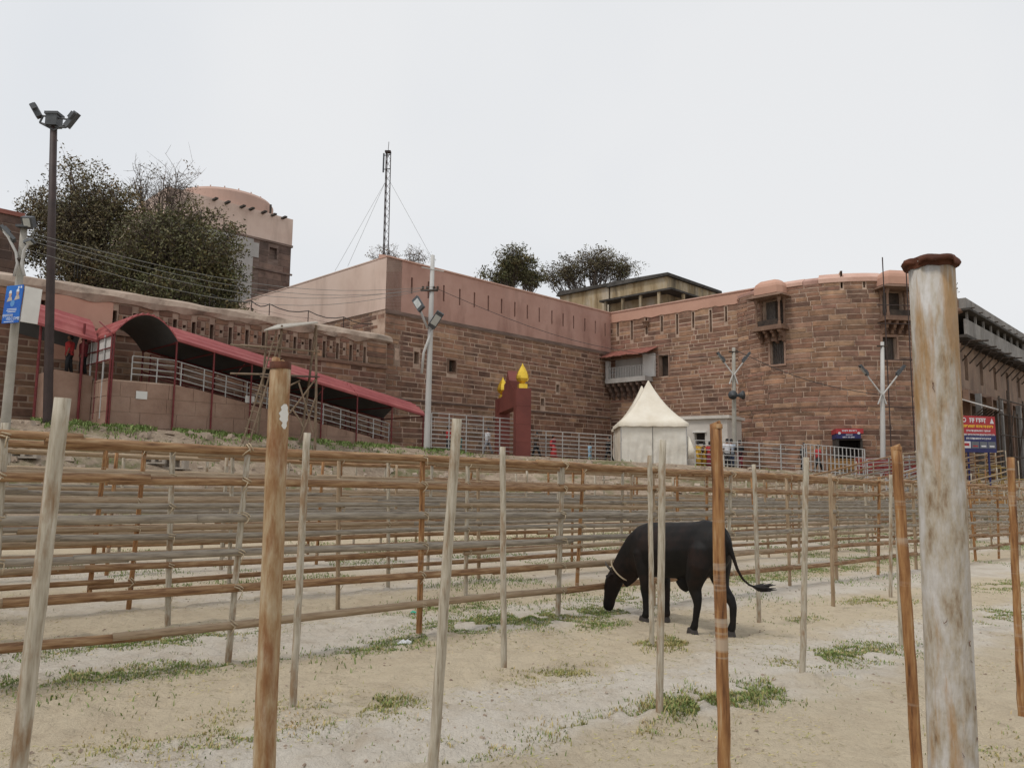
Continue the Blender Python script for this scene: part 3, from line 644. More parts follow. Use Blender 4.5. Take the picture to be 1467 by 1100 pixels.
def jharokha(q, lab):
    um = (q[0] + q[1]) / 2; z0, z1 = q[2], q[3]; hw = (q[1] - q[0]) / 2 + .22; W = BAS
    j = thing('oriel_window', W.p(um, z0, .4), lab, 'oriel', 'stone oriels on the bastion')
    mb = MB(); lbox(mb, W, um, -hw - .18, hw + .18, -.1, .95, z0 - .3, z0 - .12); lbox(mb, W, um, -hw - .08, hw + .08, -.1, .85, z0 - .118, z0 + .02); mb.build('floor_slab', M['carved'], j)
    for s in (-1, -.33, .33, 1):
        mb = MB(); t, n = W.tn(um); o = W.p(um, 0)
        pr = [(-.1, z0 - .31), (.82, z0 - .31), (.78, z0 - .48), (.56, z0 - .55), (.5, z0 - .74), (.28, z0 - .82), (.22, z0 - 1.05), (-.1, z0 - 1.15)]
        mb.rings([[o + t * (s * hw * .85 + e) + n * d + Vector((0, 0, z)) for d, z in pr] for e in (-.09, .09)]); mb.build('bracket', M['carved'], j)
    for s in (-1, 1):
        for d in (.06, .72):
            mb = MB(); t, n = W.tn(um); c = W.p(um, z0, 0) + t * (s * (hw - .1)) + n * d
            mb.lathe(c, [(.11, .02), (.11, .18), (.075, .24), (.07, z1 - z0 - .35), (.1, z1 - z0 - .28), (.14, z1 - z0 - .1), (.14, z1 - z0)], 8); mb.build('column', M['carved'], j)
    mb = MB(); lbox(mb, W, um, -hw + .02, hw - .02, .6, .7, z0 + .025, z0 + .42); mb.build('parapet_panel', M['wood_dark'], j)
    for e in (-1, 1):
        mb = MB(); lbox(mb, W, um, min(0, e * (hw - .24)) + .01, max(0, e * (hw - .24)) - .01, -.4, -.34, z0 + .02, z1 - .01); mb.build('shutter_leaf', M['wood_dark'] if e > 0 else M['shutter'], j)  # wooden leaves, added across the recess to darken its pale inside
    mb = MB(); lbox(mb, W, um, -hw - .05, hw + .05, -.1, .88, z1 + .003, z1 + .14); mb.build('lintel', M['carved'], j)
    t, n = W.tn(um); o = W.p(um, 0)
    mb = MB(); rg = []
    for k, (a, d, z) in enumerate(((hw + .36, 1.18, z1 + .06), (hw + .34, 1.16, z1 + .12), (hw + .04, .9, z1 + .3))):
        rg.append([o + t * x + n * y + Vector((0, 0, z)) for x, y in ((-a, -.1), (a, -.1), (a, d), (-a, d))])
    mb.rings(rg); mb.build('eave', M['carved'], j)
    mb = MB(); rg = []
    for a, d, z in ((hw + .1, .95, z1 + .303), (hw + .1, .95, z1 + .8), (hw + .02, .88, z1 + 1.0), (hw - .3, .6, z1 + 1.28), (hw - .7, .35, z1 + 1.34)):
        rg.append([o + t * x + n * y + Vector((0, 0, z)) for x, y in ((-a, -.12), (a, -.12), (a, d * .55), (a * .8, d), (-a * .8, d), (-a, d * .55))])
    mb.rings(rg); mb.build('plaster_roof', M['plaster_orange'], j)
jharokha(JW[0], 'stone oriel with pink curved roof, on the bastion side towards the inner corner')
jharokha(JW[1], 'stone oriel with pink curved roof behind scaffold rods, on the bastion front')
for q in BWIN[:2]:
    um = (q[0] + q[1]) / 2; hw = (q[1] - q[0]) / 2
    mb = MB(); lbox(mb, BAS, um, -hw + .02, hw - .02, -.35, -.3, q[2] + .02, q[3] - .02); o = mb.build('window_shutter', M['shutter'], bs)
    for i in range(1, 6):
        mb = MB(); a = -hw + 2 * hw * i / 6; lbox(mb, BAS, um, a - .015, a + .015, -.2, -.17, q[2], q[3]); mb.build('window_bar', M['wood_dark'], o)
    for a0, a1, z0, z1 in ((-hw - .12, -hw, q[2], q[3]), (hw, hw + .12, q[2], q[3]), (-hw - .12, hw + .12, q[3], q[3] + .16), (-hw - .12, hw + .12, q[2] - .12, q[2])):
        mb = MB(); lbox(mb, BAS, um, a0, a1, -.2, .075, z0, z1); mb.build('window_surround', M['rampwall'], bs)
# small side turret with plants at the shoulder of the bastion
tu = BAS.uv(1366, 450, -.02)[0]
tp = FAR.p(.35, 0, .2); mb = MB()
mb.lathe((tp.x, tp.y, EYE + 8.6), [(.2, -.6), (.6, 0), (.62, .2), (.4, .3), (.36, 2.1), (.5, 2.2), (.85, 2.35), (.85, 2.5), (.68, 2.6), (.7, 3.1), (.5, 3.5), (.1, 3.7)], 12)
o = mb.build('corner_turret', M['carved'], None, base=(tp.x, tp.y, EYE + 8)); tag(o, 'small carved turret on the shoulder of the bastion beside the gallery', 'turret')
# ------------------------------------------------------------------ gallery range beyond the bastion
fr = thing('gallery_range', FAR.p(12, 0), 'long gallery range with white parapet and jutting timbers beyond the bastion', 'building')
LFAR = 34; z = lambda e: EYE + e
mb = MB(); shell(mb, FAR, .4, LFAR, 0, z(5.9), [(2 + 3.2 * i, 4.2 + 3.2 * i, 1, z(5.2)) for i in range(9)], -.6, 1.5, 2.4); mb.build('arcade_wall', M['tan_wall'], fr)
FW = [(3.2 + 4.2 * i, 4.1 + 4.2 * i, z(6.6), z(8.4)) for i in range(7)]
mb = MB(); shell(mb, FAR, .4, LFAR, z(5.95), z(9.2), FW, .3, .7, 3.2); mb.build('upper_wall', M['tan_wall'], fr)
mb = MB(); lbox(mb, FAR, 0, .4, LFAR, -2, .45, z(5.7), z(5.94)); mb.build('floor_beam', M['carved'], fr)
mb = MB(); lbox(mb, FAR, 0, .4, LFAR, -1.9, 1.2, z(9.21), z(9.4)); mb.build('gallery_floor', M['tar'], fr)
mb = MB(); lbox(mb, FAR, 0, .4, LFAR, 1.05, 1.2, z(9.403), z(10.45)); mb.build('gallery_parapet', M['range_grey'], fr)
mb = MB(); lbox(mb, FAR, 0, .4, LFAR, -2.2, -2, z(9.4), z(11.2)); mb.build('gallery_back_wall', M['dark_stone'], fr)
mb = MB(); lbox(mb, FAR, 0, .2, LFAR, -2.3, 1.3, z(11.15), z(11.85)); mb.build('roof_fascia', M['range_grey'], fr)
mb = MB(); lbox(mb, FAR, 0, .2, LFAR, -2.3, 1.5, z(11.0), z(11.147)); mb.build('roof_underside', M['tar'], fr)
for i in range(15):
    u = 1 + 2.2 * i; mb = MB(); lbox(mb, FAR, u, -.07, .07, 1.06, 1.19, z(10.453), z(10.998)); mb.build('gallery_post', M['range_grey'], fr)
    mb = MB(); lbox(mb, FAR, u, -.05, .05, 1.3, 1.62, z(11.2), z(11.28)); mb.build('rafter_end', M['wood_dark'], fr)
for i in range(34):
    u = .8 + .95 * i; mb = MB(); mb.tube([FAR.p(u, z(9.1), .2), FAR.p(u + .1, z(8.95 + .12 * math.sin(i * 2.3)), 1.9 + .25 * math.sin(i * 1.7))], .06, 6); mb.build('jutting_timber', M['wood_dark'], fr)
    if i % 2 == 0:
        mb = MB(); mb.tube([FAR.p(u, z(7.9), .3), FAR.p(u, z(9.0), 1.3)], .05, 6); mb.build('timber_strut', M['wood_dark'], fr)
for i in range(9):
    u = 1.2 + 3.2 * i
    mb = MB(); lbox(mb, FAR, u, -.18, .18, .6, .95, .5, z(5.69)); mb.build('shoring_pier', M['range_grey'] if i % 2 else M['carved'], fr)
# lower tin awning on the range
mb = MB(); a = FAR.uv(1388, 565, 1.4)[0]
mb.hexa([FAR.p(a, z(4.3), 2.4), FAR.p(a + 4.2, z(4.3), 2.4), FAR.p(a + 4.2, z(5.2), .1), FAR.p(a, z(5.2), .1), FAR.p(a, z(4.36), 2.4), FAR.p(a + 4.2, z(4.36), 2.4), FAR.p(a + 4.2, z(5.26), .1), FAR.p(a, z(5.26), .1)]); mb.build('sheet_awning', M['panel_white'], fr)
for i in range(6):
    mb = MB(); mb.tube([FAR.p(a + .1 + .8 * i, z(2.9), .5), FAR.p(a + .1 + .8 * i, z(4.28), 2.2)], .05, 5); mb.build('awning_strut', M['wood_dark'], fr)
gsf = thing('scaffold', FAR.p(9, 1.5, 3.0), 'dark bamboo scaffolding standing before the gallery range', 'scaffold')
for i in range(13):
    u = 1.5 + 1.75 * i; d_ = 2.6 + .25 * math.sin(i * 2.1); p = FAR.p(u, 0, d_); mb = MB(); mb.tube([(p.x, p.y, gz(p.x, p.y) - .1), FAR.p(u + .15 * math.sin(i), EYE + 5.2 + 1.3 * math.sin(i * 1.3), d_)], .055, 6); mb.build('upright', M['wood_dark'], gsf)
for k, e in enumerate((1.2, 2.6, 4.0, 5.0)):
    mb = MB(); mb.tube([FAR.p(1, EYE + e, 2.65), FAR.p(23, EYE + e + .15 * (k % 2), 2.7)], .05, 6); mb.build('ledger', M['wood_dark'], gsf)
for i in range(6):
    u = 2 + 3.4 * i; mb = MB(); mb.tube([FAR.p(u, EYE + .4, 2.75), FAR.p(u + 3, EYE + 4.4, 2.75)], .045, 6); mb.build('brace', M['wood_dark'], gsf)
# scaffold rods on bastion front
sf = thing('scaffold', BAS.p(BAS.uv(1281, 600)[0], 1, .9), 'thin dark scaffold rods standing against the bastion front', 'scaffold')
us_ = [BAS.uv(p, 560, .8)[0] for p in (1266, 1297)]
for k, u in enumerate(us_):
    p = BAS.p(u, 0, 1.45); mb = MB(); mb.tube([(p.x, p.y, gz(p.x, p.y) - .1), (p.x, p.y, ZB + (1.2 if k == 0 else .9))], .035, 6); mb.build('upright', M['poledark'], sf)
for e in (4.1, 7.1, 9.4, 10.6):
    mb = MB(); mb.tube([BAS.p(us_[0] - .4, EYE + e, 1.5), BAS.p(us_[1] + .4, EYE + e, 1.5)], .03, 6); mb.build('ledger', M['poledark'], sf)
# ------------------------------------------------------------------ buildings behind the walls
TW = Plane(at(416, 380, 66) * 1, U, N); TW.O.z = 0
zt = TW.uv(415.5, 314)[1]
tb = thing('drum_tower', TW.p(-7, ZL, -6), 'square plastered tower house carrying a wide pink drum, behind the big tree', 'building')
blind = rect(TW, 386, 355, 397, 371)
mb = MB(); shell(mb, TW, -11, 0, TER - .5, zt - 2.6, [blind], 0, .35, 13); mb.build('stone_wall', M['dark_stone'], tb)
pr_ = rect(TW, 335, 318, 364, 440)
mb = MB(); lbox(mb, TW, 0, -11.1, .12, -13, .12, zt - 2.6, zt - 2.42); mb.build('string_course', M['dark_stone'], tb)
mb = MB(); lbox(mb, TW, 0, -11, .04, -13, .06, zt - 2.417, zt); mb.build('plaster_band', M['pale'], tb)
uu = TW.uv(363, 350)[0]; u2 = TW.uv(371, 350)[0]
zz = [TW.uv(363, y)[1] for y in (322, 347, 368, 400)]
mb = MB(); lbox(mb, TW, 0, -10.7, uu, 0, .05, TER, zt - 2.62); lbox(mb, TW, 0, uu, u2, 0, .049, zz[2], zz[1]); mb.build('render_patch', M['grey_concrete'], tb)
mb = MB(); lbox(mb, TW, 0, uu, .14, 0, .15, TW.uv(400, 392)[1], TW.uv(400, 392)[1] + .15); mb.build('string_course', M['dark_stone'], tb)
r5 = random.Random(8)
stones(TW, tb, [q for q in lay(TW, u2 + .05, -.02, TER, zt - 2.65, [(blind[0] - .1, blind[1] + .1, blind[2] - .1, blind[3] + .1)], .5, .75, .9, 2.4, .04, r5)], r5, limit=120, pal=[(.16, .115, .095), (.13, .095, .08), (.19, .14, .115), (.15, .1, .08)])
dc = at(322, 300, 66.3); dtop = EYE + 23.8
mb = MB(); mb.lathe((dc.x, dc.y, 0), [(4.25, zt - .2), (4.2, dtop - .25), (4.0, dtop), (3.6, dtop + .05)], 56); mb.build('drum', M['drum'], tb)
for i in range(9):
    mb = MB(); a = R(200 + 18 * i); mb.box((dc.x + 3.7 * math.cos(a), dc.y + 3.7 * math.sin(a), dtop + .12), (.08, .08, .22)); mb.build('rim_peg', M['drum'], tb)
for px in (304, 322, 344, 357, 375, 389, 404):
    u = TW.uv(px, 310)[0]; mb = MB(); lbox(mb, TW, u, -.12, .12, -.3, .75, zt - .22, zt - .08); mb.build('water_spout', M['tar'], tb)
mb = MB(); u = TW.uv(394, 300)[0]; lbox(mb, TW, u, -.07, .07, -.9, -.76, zt, zt + 1.15); lbox(mb, TW, u, -.5, .3, -.95, -.7, zt + .003, zt + .14); mb.build('vent_pipe', M['tar'], tb)
# dark wall further left inside
DW = Plane(LOW.p(-20, 0, -7.5), U, N)
dz = DW.uv(20, 296)[1]
dwl = thing('inner_wall', DW.p(-6, TER, -1), 'dark old stone wall with a barred window behind the street lamp with the poster', 'wall')
iw = rect(DW, 104, 370, 122, 398)
mb = MB(); shell(mb, DW, -22, 2.2, TER - .4, dz - .5, [iw], 0, .5, 1.2); mb.build('wall_core', M['dark_stone'], dwl)
stones(DW, dwl, lay(DW, -16, 2.2, TER, dz - .5, [(iw[0] - .1, iw[1] + .1, iw[2] - .1, iw[3] + .1)], .35, .6, .8, 2.2, .04, r5), r5, limit=150, pal=[(.13, .085, .07), (.16, .105, .08), (.11, .075, .06)])
mb = MB(); coping(mb, DW, -22, 2.2, dz - .497, .5, -1.2, .12, .1); mb.build('coping', M['tinred'], dwl)
for i in range(1, 4):
    mb = MB(); a = iw[0] + (iw[1] - iw[0]) * i / 4; lbox(mb, DW, a, -.02, .02, -.2, -.16, iw[2], iw[3]); mb.build('window_bar', M['tar'], dwl)
# stained concrete houses behind the wing
def house(px, py, Y, lu, ln, h, lab, verandah):
    K = at(px, py, Y); P = Plane(V2(K.x, K.y), U, N); zt_ = K.z
    hb = thing('old_house', P.p(lu / 2, ZT - 1.3, -ln / 2), lab, 'building')
    mb = MB(); lbox(mb, P, 0, 0, lu, -ln, 0, ZT - 1.4, zt_ - .38); mb.build('stained_wall', M['concrete_stained'], hb)
    mb = MB(); q = lambda u, d, z_: P.p(u, z_, d)
    mb.hexa([q(-.35, .35, zt_ - .377), q(lu + .35, .35, zt_ - .377), q(lu + .35, -ln - .35, zt_ - .377), q(-.35, -ln - .35, zt_ - .377), q(-.35, .35, zt_ - .05), q(lu + .35, .35, zt_ - .05), q(lu + .1, -ln - .1, zt_ + .25), q(-.1, -ln - .1, zt_ + .25)]); mb.build('roof_slab', M['tar'], hb)
    if verandah:
        mb = MB(); lbox(mb, P, 0, -1.7, lu + .3, -ln - .3, 1.6, zt_ - 2.35, zt_ - 2.15); mb.build('verandah_roof', M['tar'], hb)
        for i in range(4):
            mb = MB(); lbox(mb, P, 0, -1.55, -1.3, -ln * i / 3.2 - .2, -ln * i / 3.2 + .1, ZT - 1.4, zt_ - 2.353); mb.build('verandah_post', M['concrete_stained'], hb)
        for i in range(3):
            mb = MB(); lbox(mb, P, 0, 1 + lu * i / 3, 1.3 + lu * i / 3, 1.2, 1.45, ZT - 1.4, zt_ - 2.353); mb.build('verandah_post', M['concrete_stained'], hb)
    return hb
house(955, 391, 80, 11, 7.6, 6, 'stain-streaked old concrete house with a black sloping roof edge above the wing', True)
house(872, 406, 86, 6, 7.5, 5, 'lower stain-streaked old house with a weedy roof under the bare crowned trees', False)
# ------------------------------------------------------------------ queue railings of bamboo
def unit_pole(seed, r, L, n=8, seg=14, wob=.012, nodes=True):      # along +Z, 0..L
    q = random.Random(seed); mb = MB(); pts = []; rad = []
    ph = [q.uniform(0, 6) for _ in range(4)]
    zs = []
    for i in range(seg + 1):
        z_ = L * i / seg; zs.append((z_, 1 + .02 * math.sin(3 * i + ph[2])))
        if nodes and i < seg: zs += [(z_ + L / seg * .46, 1.0), (z_ + L / seg * .49, 1.07), (z_ + L / seg * .52, 1.0)]
    for z_, k in zs:
        pts.append((wob * math.sin(z_ * 1.1 + ph[0]), wob * math.sin(z_ * .9 + ph[1]), z_)); rad.append(r * k * (1.06 - .1 * z_ / L))
    mb.tube(pts, rad, n); return mb
RAILM = []
for i in range(5):
    m = unit_pole(20 + i, .034, 1, 8, 9, .0).mesh('rail_pole', smooth=True); RAILM.append(m)
RL = []
for i in range(6):
    mb = unit_pole(40 + i, (.036, .032, .039, .034, .037, .033)[i], 5.6, 10, 12, .01); m = mb.mesh('bamboo_rail', smooth=True); m.materials.append(M['rail_brown']); RL.append(m)
PL = []
for i in range(5):
    mb = unit_pole(60 + i, (.029, .027, .031, .028, .03)[i], 2.3, 9, 5, .008, nodes=(i % 2 == 0)); m = mb.mesh('railing_post', smooth=True); m.materials.append(M['post_grey']); PL.append(m)
def tie_mesh(seed):
    q = random.Random(seed); mb = MB(); pts = []
    for i in range(17):
        a = 4.4 * math.pi * i / 16; pts.append((.046 * math.cos(a), .09 * math.sin(a), -.03 + .06 * i / 16 * (1 if q.random() < .9 else .5)))
    mb.tube(pts, .0075, 5); mb.tube([pts[-1], (.02, -.1, -.01), (.03, -.11, -.05), (.03 + q.uniform(-.02, .02), -.1, -.1)], .006, 5)
    m = mb.mesh('rope_tie', smooth=True); m.materials.append(M['rope']); return m
TIES = [tie_mesh(i) for i in range(4)]
RD = Vector((.81, .586, 0)); RN = Vector((-.586, .81, 0))
rows_v = [6.79, 8.55, 10.15, 11.75, 13.5, 15.2, 17.0]
KNOWN0 = [gpt(330, 948), gpt(600, 910), gpt(795, 883)]
KNOWN1 = [gpt(240, 894), gpt(489, 873), gpt(673, 855), gpt(817, 836)]
KNOWN2 = [gpt(184, 872)]; KNOWN3 = [gpt(128, 850)]
def sof(p): return p.x * RD.x + p.y * RD.y
def vof(p): return p.x * RN.x + p.y * RN.y
ROWN = ['weathered bamboo queue railing beside the cow, first row from the open sand', 'bamboo queue railing right behind the row beside the cow', 'third bamboo queue railing counted from the cow towards the fort', 'fourth bamboo queue railing counted from the cow towards the fort', 'fifth bamboo queue railing counted from the cow towards the fort', 'bamboo queue railing last but one before the rubble bank', 'bamboo queue railing next to the rubble bank below the fort']
HTS = [.33, .64, .96, 1.28, 1.6, 1.9]
rr = random.Random(5)
for ri, v0 in enumerate(rows_v):
    known = [KNOWN0, KNOWN1, KNOWN2, KNOWN3, [], [], []][ri]
    if known: v0 = sum(vof(p) for p in known) / len(known)
    pos = [sof(p) for p in known]; pos_k = list(pos)
    if not pos: pos = [rr.uniform(0, 1)]
    pos.sort(); s_lo = -3.2 - ri * .4 ; s_hi = 27 + ri * 4.5
    while pos[0] > s_lo: pos.insert(0, pos[0] - 1.8 + rr.uniform(-.1, .1))
    while pos[-1] < s_hi: pos.append(pos[-1] + 1.8 + rr.uniform(-.1, .1))
    s_mid = sum(pos_k) / len(pos_k) if pos_k else 4.0
    P = lambda s, v=v0: Vector((RD.x * s + RN.x * (v + .09 * (s - s_mid)), RD.y * s + RN.y * (v + .09 * (s - s_mid)), 0))
    def rz_(s): q = P(s); return base_z(q.x, q.y)[0]
    q0 = P(pos[len(pos) // 2]); q0.z = rz_(pos[len(pos) // 2])
    row = thing('queue_railing', q0, ROWN[ri], 'railing', 'bamboo queue railings')
    tilt = (.05, -.01)
    tops = []
    for k, s in enumerate(pos):
        b = P(s); b.z = gz(b.x, b.y); lean = Vector((rr.uniform(-.03, .05), rr.uniform(-.03, .03), 1)).normalized()
        H = 1.9 + rr.uniform(-.02, .09)
        mtl = M['post_rust'] if rr.random() < .25 else (M['rail_tan'] if rr.random() < .2 else M['post_grey'])
        if ri == 0 and s < 8: mtl = M['post_rust'] if abs(s - sof(KNOWN0[1])) < .2 else M['post_grey']
        Mx = aim(b - lean * .25, b + lean * H, rr.uniform(0, 6)) @ Matrix.Scale((H + .25) / 2.3, 4, (0, 0, 1))
        inst('post', PL[rr.randrange(5)], row, Mx, mat=mtl); tops.append((b, lean))
    for hi_, h in enumerate(HTS):
        if ri >= 4 and hi_ == 5 and rr.random() < .4: continue
        s = s_lo - rr.uniform(0, 2); side = -.055
        while s < s_hi:
            L_ = 5.6; a, e = s, min(s + L_, s_hi + .6)
            ja, je = rr.uniform(-.025, .025), rr.uniform(-.025, .025)
            pa = P(a, v0 + side + rr.uniform(-.01, .01)); pe = P(e, v0 + side + rr.uniform(-.01, .01))
            pa.z = rz_(a) + h + ja; pe.z = rz_(e) + h + je
            kind = 'rail_grey' if hi_ in (2, 3) or (hi_ in (1,) and rr.random() < .15) else ('rail_brown' if rr.random() < .78 else 'rail_tan')
            if ri > 0 and rr.random() < (.3 if hi_ < 2 else .12 * ri): kind = 'rail_tan'
            if rr.random() < .5: pa, pe = pe, pa
            inst('rail', RL[rr.randrange(6)], row, aim(pa, pe, rr.uniform(0, 6)) @ Matrix.Scale((pe - pa).length / 5.6, 4, (0, 0, 1)), mat=M[kind])
            s += L_ - rr.uniform(.25, .5)
        if ri < 3:
            for b, lean in tops:
                if not (-.75 < b.x / max(b.y, .1) < .75): continue
                c = b + lean * h; c = c + Vector((RN.x, RN.y, 0)) * -.03; c.z = rz_(sof(b)) + h
                inst('rope_tie', TIES[rr.randrange(4)], row, Matrix.Translation(c) @ Matrix.Rotation(rr.uniform(-.4, .4) + math.atan2(RD.y, RD.x), 4, 'Z') @ Matrix.Rotation(rr.uniform(.3, 1.2), 4, 'Y') @ Matrix.Scale(.85, 4))
# free standing posts
for (p, t0), (tx, ty, bx, by, D, r, mt, lab, top) in zip(FP, FREE):
    ax = (t0 - p); Ln = ax.length; d = ax.normalized(); foot = p - d * .3
    po = thing('queue_post', p, lab, 'post', 'bare queue posts without rails')
    q = random.Random(int(tx)); mb = MB(); n = 20 if D and D < 3 else 12; pts = []; rad = []
    for i in range(25):
        t = i / 24; o_ = Vector((q.uniform(-1, 1), q.uniform(-1, 1), 0)) * (.0012 if D and D < 3 else .0025)
        pts.append(foot + (t0 - foot) * t + o_); rad.append(r * (1.02 - .05 * t + .008 * math.sin(i * 2.1 + tx)))
    if top:
        pts += [t0 - d * .0005, t0 - d * .002, t0 - d * .12]; rad += [r * .93, r * .86, r * .84]
    mb.tube(pts, rad, n); mb.build('shaft', M[mt], po, True)
    if top == 'lip':       # hammered, flared rim folded outwards
        mb = MB(); x = d.orthogonal().normalized(); y = d.cross(x); rg = []
        for rr0, z_ in ((.86, -.01), (.9, .002), (1.05, .003), (1.2, .0), (1.26, -.004), (1.2, -.007), (1.03, -.004), (.99, -.012)):
            ring = []
            for j in range(40):
                a = 2 * math.pi * j / 40; nz_ = noise.noise((math.cos(a) * 2.2, math.sin(a) * 2.2, 5))
                k = 1 + (.24 * nz_ if rr0 > 1.1 else 0); dz_ = (.004 * noise.noise((a * 2, 1, 1)) - .006 * (nz_ > .1) * 0) if rr0 > .95 else 0
                if rr0 > 1.1 and 17 <= j <= 18: k *= .82
                ring.append(t0 + (x * math.cos(a) + y * math.sin(a)) * r * rr0 * k + d * (z_ + dz_ + .002 - (.012 * max(0, -nz_) if rr0 > 1.1 else 0)))
            rg.append(ring)
        mb.rings(rg, cap=False); mb.build('flared_rim', M['rustlip'], po, True)
    elif top == 'open':
        mb = MB(); mb.tube([t0 - d * .018, t0 + d * .0015, t0 + d * .0012, t0 - d * .02], [r * 1.0, r * 1.01, r * .87, r * .85], 20, cap=False); mb.build('rusty_rim', M['rustlip'] if tx < 500 else M['post_rust'], po, True)
    if top == 'lip':
        v = (Vector((0, 0, EYE)) - t0); v.z = 0; v.normalize(); side = Vector((-v.y, v.x, 0)); q2 = random.Random(31); mb = MB()
        for i in range(11):
            a = q2.uniform(-.2, 1.25); h0 = -q2.uniform(.06, 1.0); pts = []
            if h0 < -.35 and q2.random() < .5: h0 = -q2.uniform(.5, .75)
            for k in range(q2.randrange(3, 7)):
                pts.append(t0 + d * h0 + (v * math.cos(a) + side * math.sin(a)) * (r * 1.0)); a += q2.uniform(.02, .11) * q2.choice((1, 1, -1)); h0 += q2.uniform(-.008, .006)
            mb.tube(pts, [.0001] + [.00045] * (len(pts) - 2) + [.0001], 4)
        mb.build('paint_cracks', M['rustlip'], po)
    if tx == 402:
        mb = MB(); x = Vector((1, 0, 0)); v = (Vector((0, 0, EYE)) - t0); v.z = 0; v.normalize(); side = Vector((-v.y, v.x, 0)); c0 = t0 - d * .15; rg = []
        for i in range(9):
            zz_ = -.034 + .068 * i / 8; hw_ = (.1, .3, .22, .5, .42, .55, .34, .4, .15)[i]; jc = (.62, .6, .63, .58, .6, .57, .6, .58, .62)[i]
            rg.append([c0 + d * zz_ + (v * math.cos(a) + side * math.sin(a)) * (r * 1.012) for a in [jc + hw_ * (k_ / 5 - .5) * 2 for k_ in range(6)]])
        vs = [p_ for g_ in rg for p_ in g_]; mb.add(vs, [(i * 6 + j, i * 6 + j + 1, i * 6 + j + 7, i * 6 + j + 6) for i in range(8) for j in range(5)]); mb.build('paint_dab', M['white'], po, True)
# ------------------------------------------------------------------ cow
def remeshed(mb, name, voxel, smooth_it, mtl, parent, off):
    m = mb.mesh(name, off); o = bpy.data.objects.new(name, m); col.objects.link(o)
    rm = o.modifiers.new('r', 'REMESH'); rm.mode = 'VOXEL'; rm.voxel_size = voxel
    if smooth_it: sm = o.modifiers.new('s', 'SMOOTH'); sm.iterations = smooth_it; sm.factor = .5
    dg = bpy.context.evaluated_depsgraph_get(); me = bpy.data.meshes.new_from_object(o.evaluated_get(dg), depsgraph=dg)
    bpy.data.objects.remove(o); me.polygons.foreach_set('use_smooth', [True] * len(me.polygons))
    me.materials.clear(); me.materials.append(mtl)
    o = bpy.data.objects.new(name, me); col.objects.link(o); o.parent = parent; ORG[o.name] = org(parent); return o
hd = gpt(990, 908); hf = gpt(928, 902)
CH = Vector((-.55, .835, 0)).normalized(); CS = Vector((-CH.y, CH.x, 0))      # heading, left side
CK = 1.08; c0 = gpt(992, 909) + CH * (.355 * CK) - CS * (.14 * CK); c0.z = gz(c0.x, c0.y)
cow = thing('black_cow', c0, 'black cow with a rope collar grazing between the bare posts and the railing', 'cow')
def cp(x, y, z_):
    if x > .5: x = .5 + (x - .5) * .86; y += .3 * (x - .5) ** 1.5      # neck and head swung towards the open sand
    q = c0 + (CH * x + CS * y) * CK; return Vector((q.x, q.y, c0.z + z_ * CK))
def ell(x, z_, w_, h_, tilt=0, y=0, n=18, bot=1.0):
    o_ = []
    for j in range(n):
        a = 2 * math.pi * j / n; zz_ = h_ * math.sin(a); 
        ww_ = w_ * math.cos(a) * (1 - .18 * max(0, math.sin(a)))
        o_.append(cp(x - zz_ * math.sin(tilt), y + ww_, z_ + zz_ * math.cos(tilt)))
    return o_
mb = MB()
mb.rings([ell(-.72, .94, .06, .1), ell(-.69, .93, .13, .19), ell(-.6, .9, .2, .265), ell(-.45, .885, .235, .305), ell(-.25, .855, .22, .3), ell(0, .825, .235, .31), ell(.22, .81, .23, .315), ell(.42, .8, .22, .31), ell(.56, .775, .18, .285, -.12), ell(.67, .715, .145, .245, -.4), ell(.77, .62, .12, .2, -.8), ell(.87, .53, .1, .165, -1.0), ell(.95, .46, .085, .13, -1.05), ell(1.0, .4, .07, .1, -1.1)])
# head pointing down, slightly forward
hp = [(.95, .52, .06, .075), (.98, .45, .092, .105), (1.02, .365, .096, .11), (1.055, .275, .08, .095), (1.085, .175, .062, .074), (1.105, .095, .062, .07), (1.115, .045, .054, .058), (1.115, .022, .032, .036)]
mb.rings([[cp(x + h_ * math.cos(a), w_ * math.sin(a), z_ + .25 * h_ * math.cos(a)) for a in [2 * math.pi * j / 14 for j in range(14)]] for x, z_, w_, h_ in hp])
mb.tube([cp(.99, .07, .47), cp(.96, .15, .455), cp(.93, .22, .42)], [.025, .045, .012], 8, flat=.4)
mb.tube([cp(.99, -.07, .47), cp(.96, -.15, .455), cp(.93, -.22, .42)], [.025, .045, .012], 8, flat=.4)
def leg(pts): mb.tube([cp(x, y, z_) for x, y, z_, r_ in pts], [r_ for *_, r_ in pts], 12)
for s, dx in ((1, .03), (-1, -.05)):
    leg([(.42 - .03, .1 * s, .9, .07), (.4, .125 * s, .76, .13), (.37, .135 * s, .6, .105), (.34 + dx * .5, .13 * s, .44, .074), (.345 + dx, .125 * s, .34, .058), (.335 + dx, .125 * s, .27, .046), (.33 + dx, .125 * s, .13, .038), (.33 + dx, .125 * s, .09, .046), (.35 + dx, .125 * s, .05, .048), (.365 + dx, .125 * s, .02, .05)])
for s, dx in ((1, .13), (-1, -.13)):
    leg([(-.46, .09 * s, 1.0, .09), (-.5, .12 * s, .88, .155), (-.48, .145 * s, .72, .15), (-.45 + dx * .3, .15 * s, .56, .11), (-.47 + dx * .5, .145 * s, .46, .075), (-.535 + dx * .8, .14 * s, .365, .058), (-.55 + dx * .9, .14 * s, .3, .046), (-.53 + dx, .14 * s, .14, .037), (-.52 + dx, .14 * s, .095, .045), (-.5 + dx, .14 * s, .05, .047), (-.485 + dx, .14 * s, .02, .05)])
mb.tube([cp(-.1, 0, .52), cp(-.13, 0, .44), cp(-.16, 0, .4)], [.1, .07, .03], 10)
